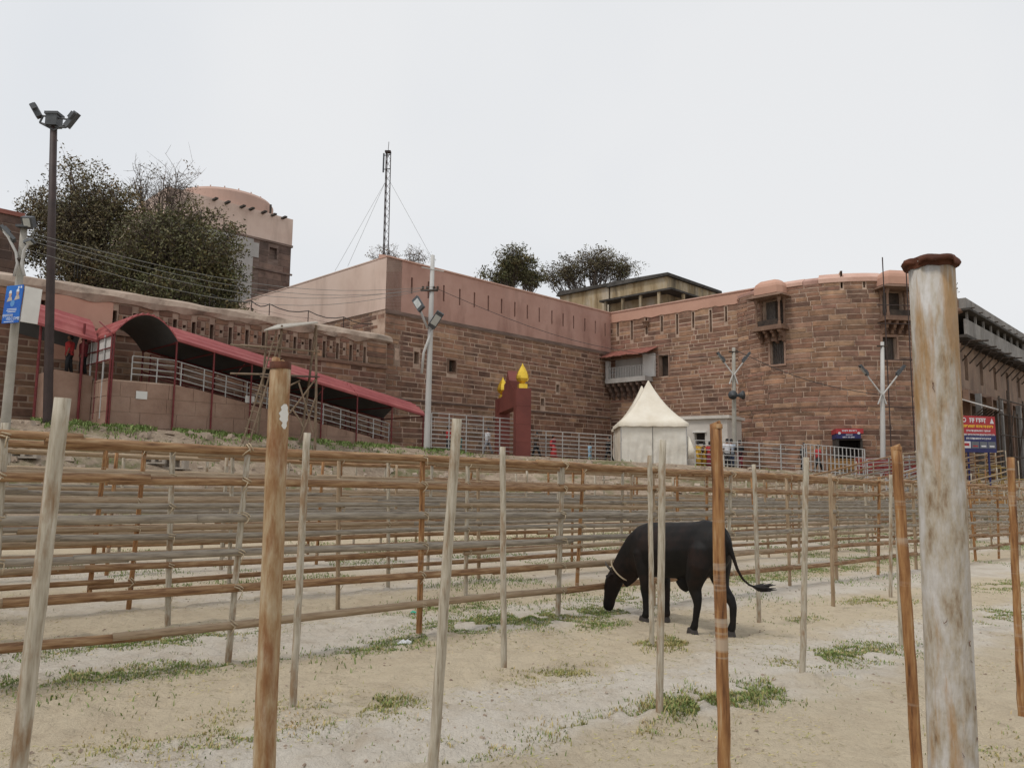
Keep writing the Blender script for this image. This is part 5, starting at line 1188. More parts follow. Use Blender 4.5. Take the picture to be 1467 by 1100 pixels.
pr = [(mid - 1.9, ztop + .023), (mid + 1.9, ztop + .023), (mid + 1.9, ztop + .3), (mid + 1.2, ztop + .36), (mid + 1.2, ztop + .7), (mid + .6, ztop + .8), (mid, ztop + 1.45), (mid - .6, ztop + .8), (mid - 1.2, ztop + .7), (mid - 1.2, ztop + .36), (mid - 1.9, ztop + .3)]
q.rings([[f(a, s, z_) for a, z_ in pr] for s in (-.28, .28)]); q.build('peaked_crest', M['gatered'], gt)
# ------------------------------------------------------------------ steel railings along the path
def steel_rail(x0, x1, Y0, Y1, h, n, npost, lab, vertical=0):
    a, b = onground(x0, Y0), onground(x1, Y1); T = thing('steel_railing', a.lerp(b, .5), lab, 'railing', 'steel pipe railings along the fort path')
    up = lambda p, z_: Vector((p.x, p.y, p.z + z_))
    for i in range(npost):
        p = a.lerp(b, i / (npost - 1)); p.z = gz(p.x, p.y); q = MB(); q.tube([up(p, -.1), up(p, h)], .035, 6); q.build('post', M['steel'], T)
    for i in range(n):
        z_ = .18 + (h - .2) * i / (n - 1); q = MB(); q.tube([up(a, z_), up(b, z_)], .026, 6); q.build('pipe_rail', M['steel'], T)
    for i in range(vertical):
        p = a.lerp(b, (i + .5) / vertical); q = MB(); q.tube([up(p, .1), up(p, h - .03)], .026, 6); q.build('bar', M['steel'], T)
steel_rail(617, 739, 41, 43, 2.05, 9, 6, 'tall steel pipe railing between the grey lamp pole and the red gate')
steel_rail(758, 876, 46, 47, 1.65, 7, 6, 'steel pipe railing between the red gate and the white tent')
steel_rail(996, 1150, 43.5, 43, 1.5, 6, 6, 'steel pipe railing between the white tent and the barred gate panel')
steel_rail(1153, 1239, 42, 42, 1.6, 4, 3, 'barred steel gate panel before the police booth', 15)
steel_rail(1242, 1330, 40, 44.5, 1.4, 7, 4, 'steel pipe railing behind the white forked lamp pole')
steel_rail(1268, 1350, 36, 42, 1.5, 8, 4, 'steel pipe railing slanting towards the thick flaked pipe')
# ------------------------------------------------------------------ white tent
Yt = 44.5
f0, f1 = onground(890, Yt), onground(984, Yt - .2); tw = (f1 - f0).length; fz = min(f0.z, f1.z)
tx_ = (f1 - f0); tx_.z = 0; tx_.normalize(); ty_ = Vector((-tx_.y, tx_.x, 0))
eh = at(937, 606, Yt).z - fz; pk = at(928, 545, Yt + 2).z - fz
tent = thing('pagoda_tent', f0.lerp(f1, .5) + ty_ * 2, 'cream white peaked canvas tent with hanging side sheets', 'tent')
def TP(x, y, z_): q = f0 + tx_ * x + ty_ * y; return Vector((q.x, q.y, fz + z_))
def tent_roof(par, x0, x1, y0, y1, ze, zp, m):
    q = MB(); cx, cy = (x0 + x1) / 2, (y0 + y1) / 2; ring = []; per = []
    n = 10
    for i in range(n): per.append((x0 + (x1 - x0) * i / n, y0))
    for i in range(n): per.append((x1, y0 + (y1 - y0) * i / n))
    for i in range(n): per.append((x1 - (x1 - x0) * i / n, y1))
    for i in range(n): per.append((x0, y1 - (y1 - y0) * i / n))
    rg = [[TP(x, y, ze - .22 + .03 * (k % 2)) for k, (x, y) in enumerate(per)]]
    for t in (0, .12, .25, .4, .55, .7, .84, .95, 1):
        h = ze + (zp - ze) * (.62 * t + .38 * t ** 2.6); kx = 1 - t * .985
        rg.append([TP(cx + (x - cx) * kx, cy + (y - cy) * kx, h) for x, y in per])
    q.rings(rg, cap=False); q.build('canvas_roof', m, par, True)
tent_roof(tent, -.12, tw + .12, -.12, 4.6, eh, pk, M['canvas'])
def sheet(par, a, b, h, m, nm='side_sheet', lift=0, seed=0):
    q = MB(); a = Vector(a); b = Vector(b); nrm = Vector((-(b - a).y, (b - a).x, 0)).normalized(); n = 26; mrows = 12; vs = []
    for j in range(mrows + 1):
        for i in range(n + 1):
            p = a.lerp(b, i / n); t = j / mrows; w_ = .09 * (1 - t) * noise.noise((i * .35 + seed, j * .15, seed)) + .05 * noise.noise((i * .12, j * .5, seed + 3)) * math.sin(math.pi * t)
            zb = lift * max(0, math.sin(math.pi * i / n)) * (1 - t)
            vs.append((p.x + nrm.x * w_, p.y + nrm.y * w_, p.z + .02 + zb + (h - .02) * t))
    q.add(vs, [(j * (n + 1) + i, j * (n + 1) + i + 1, (j + 1) * (n + 1) + i + 1, (j + 1) * (n + 1) + i) for j in range(mrows) for i in range(n)]); q.build(nm, m, par, True)
sheet(tent, TP(.02, 0, 0), TP(tw * .48, .03, 0), eh, M['canvas_white'], lift=.12, seed=1); sheet(tent, TP(tw * .49, .02, 0), TP(tw - .02, 0, 0), eh, M['canvas_white'], lift=.03, seed=5)
sheet(tent, TP(0, 4.4, 0), TP(0, .03, 0), eh, M['canvas'], seed=9); sheet(tent, TP(tw, .05, 0), TP(tw, 4.4, 0), eh, M['canvas'], seed=12)
for x, y in ((0, 0), (tw, 0), (0, 4.4), (tw, 4.4), (tw * .485, .1)):
    q = MB(); q.tube([TP(x, y + .03, 0), TP(x, y + .03, eh)], .04, 6); q.build('tent_pole', M['steel'], tent)
q = MB(); a = TP(tw + .05, .1, .55); q.rings([[TP(tw + .06 + .12 * s, .1 + .1 * c_, 1.7) for s, c_ in ((0, 0), (1, 0), (1, 1), (0, 1))], [TP(tw + .06 + .4 * s, .05 + .35 * c_, .9) for s, c_ in ((0, 0), (1, 0), (1, 1), (0, 1))], [TP(tw + .1 + .5 * s, .05 + .3 * c_, .4) for s, c_ in ((0, 0), (1, 0), (1, 1), (0, 1))]]); q.build('bundled_flap', M['canvas'], tent, True)
t2 = thing('pagoda_tent', TP(-.6, 6.8, 0), 'second cream tent whose tip shows behind the peaked one', 'tent')
tent_roof(t2, .2, tw + .2, 5, 9.7, eh + .1, at(920, 553, 51.8).z - fz, M['canvas'])
for a, b in (((.3, 5.1), (tw + .1, 5.1)), ((.3, 9.5), (.3, 5.1)), ((tw + .1, 5.1), (tw + .1, 9.5))): sheet(t2, TP(*a, 0), TP(*b, 0), eh + .1, M['canvas_white'], seed=a[0] + 20)
# cabin behind
c0_, c1_ = onground(968, 51), onground(1043, 49); zc = at(1000, 597, 50).z
CB = Plane(V2(c0_.x, c0_.y), V2(c1_.x - c0_.x, c1_.y - c0_.y), V2((c1_ - c0_).y, -(c1_ - c0_).x)); cl = (c1_ - c0_).length
cb = thing('site_cabin', CB.p(cl / 2, min(c0_.z, c1_.z), -1.5), 'off-white flat-roofed cabin with one dark window behind the white tent', 'cabin')
cwin = rect(CB, 995, 620, 1010, 636)
q = MB(); shell(q, CB, 0, cl, 1, zc - .15, [cwin], 0, .8, 3); q.build('cabin_wall', M['cabin'], cb)
q = MB(); lbox(q, CB, 0, -.2, cl + .2, -3.2, .2, zc - .148, zc + .06); q.build('roof_slab', M['cabin'], cb)
q = MB(); um = (cwin[0] + cwin[1]) / 2; hw = (cwin[1] - cwin[0]) / 2; lbox(q, CB, um, -hw - .1, hw + .1, -.05, .12, cwin[3] + .02, cwin[3] + .1); q.build('window_hood', M['white'], cb)
q = MB(); lbox(q, CB, um, -hw, hw, -.5, -.45, cwin[2], cwin[3]); q.build('window_pane', M['interior'], cb)  # pane coloured as dark as the unlit room behind it
# ------------------------------------------------------------------ police booth and notice board
M['sgn_red'] = plain('sign_red', (.36, .04, .045)); M['sgn_navy'] = plain('sign_navy', (.03, .032, .11)); M['sgn_yellow'] = plain('sign_yellow', (.75, .45, .05)); M['sgn_white'] = plain('sign_white', (.6, .58, .6)); M['sgn_grey'] = plain('sign_photo_grey', (.13, .14, .16)); M['orange'] = plain('barricade_orange', (.3, .165, .06), var=.3); M['yellowbar'] = plain('barricade_yellow', (.3, .2, .06), var=.3); M['dullred'] = plain('barricade_red', (.26, .05, .045), var=.3); M['green'] = plain('litter_green', (.05, .38, .25)); M['litter'] = plain('litter_white', (.72, .72, .72))
def strokes(par, B, u0, u1, z0, z1, d, m, r_, nm='lettering', bar=True):
    # illegible line of hanging-bar script: one head bar with uneven strokes below it
    q = MB(); u = u0; h = z1 - z0
    while u < u1 - h * .3:
        l = min(r_.uniform(1.2, 3.0) * h, u1 - u)
        if bar: lbox(q, B, u, 0, l, d, d + .006, z1 - h * .2, z1)
        k = u
        while k < u + l - h * .2:
            lbox(q, B, k, h * .12, h * .34, d, d + .005, z0 + r_.uniform(0, .25) * h, z1 - h * .2)
            if r_.random() < .7: lbox(q, B, k, h * .34, h * .62, d, d + .005, z0 + r_.uniform(.2, .5) * h, z0 + r_.uniform(.55, .78) * h)
            k += h * r_.uniform(.55, .8)
        u += l + h * .35
    q.build(nm, m, par)
p0, p1 = onground(1200, 47), onground(1237, 46.6); PBo = Plane(V2(p0.x, p0.y), V2(p1.x - p0.x, p1.y - p0.y), V2((p1 - p0).y, -(p1 - p0).x)); pl_ = (p1 - p0).length
bo = thing('police_booth', PBo.p(pl_ / 2, p0.z, -1), 'small booth with dark opening under a red and navy fascia at the bastion foot', 'booth')
zf1 = PBo.uv(1218, 614)[1]; zf0 = PBo.uv(1218, 628)[1]; zf2 = PBo.uv(1218, 621)[1]
q = MB(); shell(q, PBo, 0, pl_, p0.z - .2, zf0 - .01, [(.12, pl_ - .12, p0.z + .9, zf0 - .1)], 0, 1.5, 2); q.build('booth_body', M['interior'], bo)  # shade of the opening is put into the shell's near-black colour
q = MB(); lbox(q, PBo, 0, -.05, pl_ + .05, -2, .12, zf2, zf1); q.build('red_fascia', M['sgn_red'], bo)
q = MB(); lbox(q, PBo, 0, -.03, pl_ - .1, -2, .1, zf0, zf2 - .004); q.build('navy_fascia', M['sgn_navy'], bo)
r9 = random.Random(2)
strokes(bo, PBo, pl_ * .2, pl_ * .75, zf2 + .1, zf1 - .08, .122, M['sgn_white'], r9); strokes(bo, PBo, pl_ * .35, pl_ * .62, zf2 - .14, zf2 - .05, .102, M['sgn_white'], r9); strokes(bo, PBo, pl_ * .22, pl_ * .72, zf2 - .28, zf2 - .19, .102, M['sgn_white'], r9)
for k in (.1, .85):
    q = MB(); c = PBo.p(pl_ * k, zf2 + .02, .125); q.rings([[c + PBo.u * (.08 * math.cos(a * .524)) + Vector((0, 0, .08 * math.sin(a * .524))) + PBo.n * e for a in range(12)] for e in (0, .006)]); q.build('round_emblem', M['sgn_white'], bo)
p0, p1 = onground(1380, 41), onground(1429, 41.6); NB = Plane(V2(p0.x, p0.y), V2(p1.x - p0.x, p1.y - p0.y), V2((p1 - p0).y, -(p1 - p0).x)); nl = (p1 - p0).length
nb_ = thing('notice_board', NB.p(nl / 2, p0.z), 'red and navy notice board with white and yellow script beside the thick flaked pipe', 'sign')
Z = lambda y: NB.uv(1405, y)[1]
q = MB(); lbox(q, NB, 0, 0, nl, -.06, 0, Z(623), Z(596)); q.build('red_panel', M['sgn_red'], nb_)
q = MB(); lbox(q, NB, 0, 0, nl, -.06, -.001, Z(648), Z(623) - .002); q.build('navy_panel', M['sgn_navy'], nb_)
for a, b, y1, y0, m in ((.24, .8, 599, 606, 'sgn_white'), (.05, .95, 609, 613, 'sgn_yellow'), (.14, .85, 616, 619, 'sgn_white'), (.03, .95, 621.5, 624.5, 'sgn_white'), (.12, .85, 627, 630, 'sgn_white')): strokes(nb_, NB, nl * a, nl * b, Z(y0), Z(y1), .002, M[m], r9)
c = NB.p(nl * .09, Z(602), .003); q = MB(); ringp = lambda rr_, e: [c + NB.u * (rr_ * math.cos(a * .3927)) + Vector((0, 0, rr_ * math.sin(a * .3927))) + NB.n * e for a in range(16)]
q.rings([ringp(.13, 0), ringp(.13, .005), ringp(.08, .005), ringp(.08, 0)], cap=False); q.build('ring_emblem', M['sgn_white'], nb_)
c = NB.p(nl * .9, Z(603), .003); q = MB(); q.rings([[c + NB.u * x + Vector((0, 0, y)) + NB.n * e for x, y in ((-.14, -.13), (.14, -.13), (0, .17))] for e in (0, .006)]); q.build('triangle_emblem', M['sgn_white'], nb_)
for k, m in ((0, 'sgn_white'), (1, 'sgn_grey'), (2, 'sgn_grey'), (3, 'sgn_grey')):
    q = MB(); lbox(q, NB, 0, nl * (.02 + .245 * k), nl * (.24 + .245 * k), 0, .006, Z(642), Z(632.5)); o = q.build('printed_photo', M[m], nb_)
    q = MB(); lbox(q, NB, 0, nl * (.06 + .245 * k), nl * (.2 + .245 * k), .006, .009, Z(640 if k else 639), Z(638 if k else 635)); q.build('printed_patch', M['sgn_red' if k < 2 else 'sgn_white'], o)
for k in (.2, .8):
    p = NB.p(nl * k, 0, -.1); q = MB(); q.tube([(p.x, p.y, gz(p.x, p.y) - .2), (p.x, p.y, Z(600))], .05, 6); q.build('leg', M['sgn_navy'], nb_)
# crowd barricades and goods at the right
def barricade(px, Y, wd, h, rz, m, lab, panel=True):
    b = onground(px, Y); T = thing('crowd_barricade', b, lab, 'barricade', 'crowd barricades by the gallery range')
    d = Vector((math.cos(rz), math.sin(rz), 0)); up = Vector((0, 0, 1))
    for s in (-.5, .5):
        q = MB(); q.tube([b + d * wd * s - up * .05, b + d * wd * s + up * h], .03, 6); q.build('upright', M[m], T)
        q = MB(); fd = Vector((-d.y, d.x, 0)); q.tube([b + d * wd * s - fd * .35 + up * .02, b + d * wd * s + up * h * .5, b + d * wd * s + fd * .35 + up * .02], .025, 5); q.build('foot', M[m], T)
    for k in (.2, .6, 1): q = MB(); q.tube([b - d * wd / 2 + up * h * k, b + d * wd / 2 + up * h * k], .03, 6); q.build('bar', M[m], T)
    if panel:
        q = MB(); c = b + up * h * .62; q.box(c, (wd * .94, .02, h * .62), rz=rz); q.build('sheet_panel', M[m], T)
barricade(1392, 36, 3.0, 1.25, -.6, 'orange', 'long dull orange sheet barricade below the notice board')
barricade(1404, 43, 2.3, 1.2, 0, 'yellowbar', 'open yellow pipe barricade under the notice board', False)
barricade(1425, 42.5, 2.0, 1.2, .1, 'yellowbar', 'open yellow pipe barricade beside the one under the notice board', False)
barricade(1460, 40, 2.4, 1.2, .3, 'yellowbar', 'yellow pipe barricade beyond the rust orange post', False)
barricade(1252, 43.5, 2.2, 1.0, .1, 'dullred', 'red sheet barricade behind the white forked lamp pole')
barricade(1212, 45, 2.0, .9, 0, 'orange', 'orange sheet barricade in front of the booth')
barricade(1292, 43, 2.2, 1.0, .2, 'dullred', 'red sheet barricade beside the thick flaked pipe')
# ------------------------------------------------------------------ people
def person(px, Y, head_deg, top, low, lab, h=1.62, stride=.25, sari=False, on=None):
    b = onground(px, Y) if on is None else Vector(on); T = thing('person', b, lab, 'person', 'people walking below the fort')
    k = h / 1.7; a = R(head_deg); fw_ = Vector((math.cos(a), math.sin(a), 0)); sd = Vector((-fw_.y, fw_.x, 0))
    def q_(f_, s_, z_): v = b + fw_ * (f_ * k) + sd * (s_ * k); return Vector((v.x, v.y, b.z + z_ * k))
    bd = MB()
    bd.tube([q_(0, 0, .88), q_(0, 0, 1.05), q_(0, 0, 1.25), q_(0, 0, 1.4), q_(.01, 0, 1.47), q_(.02, 0, 1.53)], [.15 * k, .13 * k, .155 * k, .15 * k, .06 * k, .055 * k], 10)
    bd.tube([q_(.02, 0, 1.48), q_(.025, 0, 1.53), q_(.03, 0, 1.6), q_(.025, 0, 1.67), q_(.02, 0, 1.7)], [.05 * k, .078 * k, .09 * k, .075 * k, .03 * k], 10)
    bd.tube([q_(.1, 0, 1.6), q_(.13, 0, 1.57), q_(.1, 0, 1.55)], [.012 * k, .02 * k, .012 * k], 6)
    limbs = []
    for s in (1, -1):
        st = stride * s
        L1 = [q_(0, .08 * s, .9), q_(st * .55, .085 * s, .5), q_(st * 1.0 - .03, .085 * s, .08), q_(st + .1, .085 * s, .035)]; bd.tube(L1, [.09 * k, .06 * k, .042 * k, .035 * k], 8)
        A1 = [q_(0, .17 * s, 1.39), q_(-st * .35, .22 * s, 1.12), q_(-st * .6 + .08, .22 * s, .9), q_(-st * .6 + .11, .22 * s, .78)]; bd.tube(A1, [.055 * k, .044 * k, .035 * k, .03 * k], 8); limbs.append((L1, A1))
        for f_ in range(4): bd.tube([q_(-st * .6 + .1 + .012 * f_, .22 * s, .8), q_(-st * .6 + .115 + .014 * f_, .22 * s, .71 + .008 * abs(f_ - 1.5))], [.011 * k, .008 * k], 5)
        bd.tube([q_(-st * .6 + .12, .22 * s, .84), q_(-st * .6 + .16, .2 * s, .77)], [.011 * k, .009 * k], 5)
    remeshed(bd, 'body', .02, 2, M['skin'], T, b)
    cl_ = MB(); cl_.tube([q_(0, 0, .82), q_(0, 0, 1.0), q_(0, 0, 1.2), q_(0, 0, 1.36), q_(0, 0, 1.45)], [.175 * k, .16 * k, .18 * k, .185 * k, .08 * k], 12)
    for L1, A1 in limbs: cl_.tube(A1[:2] if not sari else A1[:2], [.075 * k, .062 * k], 8)
    cl_.build('shirt' if not sari else 'blouse', top, T, True)
    lw_ = MB()
    if sari: lw_.tube([q_(0, 0, 1.0), q_(0, 0, .8), q_(0, 0, .4), q_(0, 0, .07)], [.17 * k, .2 * k, .22 * k, (.22 + stride * .4) * k], 12); lw_.tube([q_(.12, .1, 1.42), q_(.0, .0, 1.44), q_(-.16, -.06, 1.2), q_(-.2, -.12, .75)], [.05 * k, .09 * k, .11 * k, .09 * k], 8)
    else:
        for L1, A1 in limbs: lw_.tube(L1[:3], [.115 * k, .085 * k, .07 * k], 8)
        lw_.tube([q_(0, 0, .76), q_(0, 0, .98)], [.16 * k, .165 * k], 10)
    lw_.build('trousers' if not sari else 'sari', low, T, True)
    hh = MB(); hh.tube([q_(-.03, 0, 1.52 if not sari else 1.35), q_(-.045, 0, 1.6), q_(-.02, 0, 1.68), q_(.01, 0, 1.722)], [.06 * k, .09 * k, .09 * k, .03 * k], 10); hh.build('hair', M['hair'], T, True)
CT = {n_: plain('cloth_' + n_, c_) for n_, c_ in dict(red=(.4, .04, .04), black=(.02, .02, .022), white=(.62, .63, .66), grey=(.18, .18, .2), teal=(.03, .2, .2), pink=(.5, .12, .16), blue=(.3, .5, .65), maroon=(.2, .03, .04), yellow=(.5, .3, .04), denim=(.06, .08, .14), paleblue=(.42, .48, .56), brown=(.1, .06, .04)).items()}
person(642, 46, 0, CT['red'], CT['black'], 'person in red top and black trousers walking behind the tall steel railing', stride=.1)
person(659, 46.5, 0, CT['teal'], CT['teal'], 'small person in teal beside the one in red top and black trousers', h=1.1, stride=.1)
person(698, 46, 180, CT['white'], CT['grey'], 'person in white shirt and grey trousers striding behind the tall steel railing', stride=.3)
person(768, 49, 180, CT['brown'], CT['black'], 'person in brown top and black trousers just past the red gate', h=1.66, stride=.28)
person(793, 48.5, 0, CT['maroon'], CT['red'], 'person in a red sari walking between the red gate and the tent', h=1.55, stride=.15, sari=True)
person(845, 49, 180, CT['blue'], CT['blue'], 'child in light blue walking near the white tent', h=1.2, stride=.12)
person(872, 48, 180, CT['black'], CT['black'], 'person in black stepping past the left side of the white tent', h=1.6, stride=.3)
person(1000, 47.2, 90, CT['yellow'], CT['yellow'], 'person in yellow standing below the cabin window', h=1.55, stride=.02, sari=True)
person(1009, 47.4, 90, CT['brown'], CT['yellow'], 'person in brown and yellow at the cabin beside the one in red', h=1.55, stride=.02, sari=True)
person(1017, 47, 90, CT['red'], CT['maroon'], 'person in red standing by the cabin behind the railing', h=1.6, stride=.02, sari=True)
person(1042, 44.6, 90, CT['white'], CT['black'], 'person in white shirt and black trousers beside the loudspeaker pole', h=1.68, stride=.04)
person(1048, 45, 90, CT['paleblue'], CT['denim'], 'person in pale blue shirt and dark jeans beside the loudspeaker pole', h=1.72, stride=.04)
person(1060, 44.8, 90, CT['black'], CT['maroon'], 'person in black and maroon standing past the loudspeaker pole', h=1.66, stride=.03)
person(1172, 44.5, 180, CT['red'], CT['black'], 'person in red shirt behind the barred steel gate panel', h=1.62, stride=.3)
person(1151, 44.5, 180, CT['black'], CT['black'], 'person in black by the end of the barred steel gate panel', h=1.68, stride=.2)
for i, (du, c_, l_) in enumerate(((-.9, 'red', 'person in red standing under the upper leg of the canopy'), (.1, 'maroon', 'person in maroon under the canopy beside the one in red'))):
    p = ptF(RWp(100 + 20 * i, 500, 2.4)[0], 2.4, zt0 + .27); person(0, 0, 200, CT[c_], CT['black'], l_, h=1.65, stride=.08, on=p)
# ------------------------------------------------------------------ trees
def tree(name, base, lobes, nleaf, leaf, mtl, lab, seed, trunk_r=.25, twig=160, leafless=0, cat='tree', fork=.3, tw=1.0):
    q = random.Random(seed); base = Vector(base); T = thing(name, base, lab, cat)
    tr = MB(); top = max(l[0].z for l in lobes); cen = mean([tuple(l[0]) for l in lobes]); fk = base.lerp(Vector(cen), fork)
    tr.tube([base - Vector((0, 0, .4)), base.lerp(fk, .5) + Vector((q.uniform(-.1, .1), 0, 0)), fk], [trunk_r * 1.2, trunk_r, trunk_r * .8], 9)
    tips = []
    for (c, rad, wgt) in lobes:
        for i in range(max(2, int(5 * wgt))):
            d = Vector((q.gauss(0, 1), q.gauss(0, 1), q.gauss(.2, 1))).normalized() * q.uniform(.2, .75); e = c + Vector((d.x * rad.x, d.y * rad.y, d.z * rad.z))
            m_ = fk.lerp(e, .5) + Vector((q.uniform(-.3, .3), q.uniform(-.3, .3), q.uniform(0, .4))); tr.tube([fk, m_, e], [trunk_r * .5, trunk_r * .3, trunk_r * .1], 6)
            for k in range(int(twig * wgt / 5)):
                d2 = Vector((q.gauss(0, 1), q.gauss(0, 1), q.gauss(.35, .9))).normalized()
                s_ = m_.lerp(e, q.uniform(.2, 1)); t_ = c + Vector((d2.x * rad.x, d2.y * rad.y, d2.z * rad.z)) * q.uniform(.75, 1.08)
                if (t_ - s_).length > rad.x * 1.1: t_ = s_ + (t_ - s_) * .6
                mm = s_.lerp(t_, .55) + Vector((q.uniform(-.25, .25), q.uniform(-.25, .25), q.uniform(-.1, .3)))
                tr.tube([s_, mm, t_], [.035 * tw, .022 * tw, .009 * tw ** .5], 4, cap=False)
                for kk in range(2):
                    w_ = mm.lerp(t_, q.uniform(.1, .9)); x_ = w_ + Vector((q.gauss(0, .3), q.gauss(0, .3), q.gauss(.2, .25))); tr.tube([w_, x_], [.014 * tw ** .5, .007 * tw ** .5], 3, cap=False); tips.append(x_)
                tips += [t_, mm.lerp(t_, .6)]
    tr.build('trunk', M['bark'], T)
    lf = MB(); tot = sum(l[2] for l in lobes)
    for (c, rad, wgt) in lobes:
        ncl = max(6, int(nleaf * wgt / tot / 26))
        for i in range(ncl):
            d = Vector((q.gauss(0, 1), q.gauss(0, 1), q.gauss(0, 1))).normalized(); rr_ = q.random() ** .45
            if noise.noise(d * 2.3 + Vector((seed, 0, 0))) < -.12 and q.random() < .75: rr_ *= .72
            p = c + Vector((d.x * rad.x, d.y * rad.y, d.z * rad.z)) * rr_
            sh = q.uniform(.55, 1.35); hue = q.uniform(-.15, .25); cs = q.uniform(.25, .55) * (rad.x / 3) ** .4
            for k in range(26): leaf_(lf, q, p + Vector((q.gauss(0, cs), q.gauss(0, cs), q.gauss(0, cs * .7))), leaf, (sh * (1 + hue), sh, sh * .9))
    for t_ in tips:
        if q.random() < leafless: continue
        for k in range(4): leaf_(lf, q, t_ + Vector((q.gauss(0, .12), q.gauss(0, .12), q.gauss(0, .12))), leaf * .9, (q.uniform(.7, 1.3),) * 3)
    lf.build('crown', mtl, T)
def leaf_(lf, q, p, s, c):
    n_ = Vector((q.gauss(0, 1), q.gauss(0, 1), q.gauss(.5, 1))).normalized(); x = n_.orthogonal().normalized(); y = n_.cross(x); a = q.uniform(0, 6.28); x, y = x * math.cos(a) + y * math.sin(a), y * math.cos(a) - x * math.sin(a)
    s *= q.uniform(.6, 1.3); lf.cc = c; lf.add([p - x * s, p + y * s * .45 , p + x * s, p - y * s * .45], [(0, 1, 2, 3)])
def lobe(px, py, Y, rx, rz_, wt=1, ry=None): return (at(px, py, Y), Vector((rx, ry or rx * .8, rz_)), wt)
def tb_(px, Y, z_): p = at(px, 400, Y); p.z = z_; return p
tree('dense_tree', tb_(140, 44, TER), [lobe(115, 335, 43, 2.6, 2.4, 2), lobe(118, 262, 43, 1.8, 1.7, .55), lobe(60, 300, 43, 1.4, 1.5, .6), lobe(160, 300, 43, 1.9, 1.7, 1.0), lobe(130, 400, 42, 2.8, 1.9, 1.5), lobe(48, 355, 43, 1.4, 1.2, .6)], 17000, .095, M['leaf_olive'], 'spreading olive green tree with a thinning twiggy top behind the dark floodlight pole', 3, .3, 190, leafless=.3, tw=.6)
tree('twiggy_tree', tb_(235, 46, TER), [lobe(205, 262, 45, 1.5, 1.9, 1), lobe(250, 262, 45, 1.8, 1.8, 1.2), lobe(225, 300, 45, 2.0, 1.4, .6)], 60, .08, M['leaf_dry'], 'nearly bare tree top of grey twigs beside the drum tower', 5, .16, 95, leafless=.95, tw=.5)
tree('dense_tree', tb_(262, 41, TER), [lobe(230, 355, 41, 2.6, 2.1, 2), lobe(290, 375, 41, 2.2, 2.1, 1.6), lobe(205, 400, 41, 2.4, 1.7, 1.2), lobe(320, 410, 41, 1.3, 1.6, .9), lobe(285, 318, 42, 1.7, 1.4, .45), lobe(255, 425, 40, 2.4, 1.2, 1.2), lobe(325, 450, 40.5, 1.3, .8, .6), lobe(330, 345, 42, .9, 1.2, .25)], 24000, .095, M['leaf_dark'], 'dense dark green tree hiding the foot of the drum tower', 7, .3, 130, leafless=.3, tw=.6)
UT = ZT - 1.3
tree('dense_tree', tb_(737, 88, UT), [lobe(740, 372, 88, 2.6, 2.0, 1.4), lobe(722, 392, 88, 2.2, 1.7, 1), lobe(760, 392, 88, 2.2, 1.7, 1), lobe(700, 390, 88, 1.2, 1.0, .3)], 3000, .16, M['leaf_dark'], 'round green tree above the pink parapet, left of the old houses', 11, .28, 110)
tree('airy_tree', tb_(850, 92, UT), [lobe(860, 372, 92, 3.2, 1.6, 1.2), lobe(815, 385, 92, 2.6, 1.8, 1), lobe(895, 382, 92, 2.2, 1.3, .8), lobe(790, 395, 92, 1.8, 1.3, .6)], 2000, .14, M['leaf_olive'], 'airy grey green tree with open crown above the old houses', 13, .25, 190, leafless=.35)
tree('twiggy_tree', tb_(570, 80, UT), [lobe(555, 362, 80, 2.0, 1.3, 1), lobe(595, 366, 80, 2.0, 1.0, 1), lobe(535, 368, 80, 1.0, .6, .4)], 120, .1, M['leaf_dry'], 'sparse twiggy tree showing over the salient corner by the mast', 17, .12, 60, leafless=.8, tw=.7)
tree('wall_shrub', FAR.p(.35, EYE + 12.0, .2), [(FAR.p(.3, EYE + 12.5, .2), Vector((.4, .4, .35)), 1)], 120, .1, M['leaf_dry'], 'dry tuft sprouting from the small carved turret', 19, .03, 30, cat='shrub')
# ------------------------------------------------------------------ grass, rubble, blocks, litter
gr = random.Random(77)
G = MB()
def blade(x, y, h, c, wd):
    z0 = gz(x, y) - .008; a = gr.uniform(0, 6.283); l = h * gr.uniform(.3, 1.1); dx, dy = math.cos(a), math.sin(a)
    px_, py_ = -dy * wd, dx * wd; G.cc = c
    m1 = (x + dx * l * .4, y + dy * l * .4, z0 + h * .7); G.add([(x - px_, y - py_, z0), (x + px_, y + py_, z0), (m1[0] + px_ * .7, m1[1] + py_ * .7, m1[2]), (m1[0] - px_ * .7, m1[1] - py_ * .7, m1[2]), (x + dx * l, y + dy * l, z0 + h)], [(0, 1, 2, 3), (3, 2, 4)])
def patch_(px, py, rs, rn, n, h=.055, dry=.2):
    c = gpt(px, py); h *= .46
    for i in range(int(n * 2.6)):
        a, b = gr.gauss(0, .58), gr.gauss(0, .58); p = c + RD * (a * rs) + RN * (b * rn)
        if noise.noise((p.x * 2.2, p.y * 2.2, 3)) + .3 * noise.noise((p.x * 7, p.y * 7, 5)) < -.12: continue
        d = gr.random() < dry; s_ = gr.uniform(.7, 1.3); c_ = (1.9 * s_, 1.25 * s_, 1.7 * s_) if d else (s_, s_, s_)
        blade(p.x, p.y, h * gr.uniform(.4, 1.35) * (1.2 if d else 1), c_, gr.uniform(.0022, .0045) * (1 + p.y * .06))
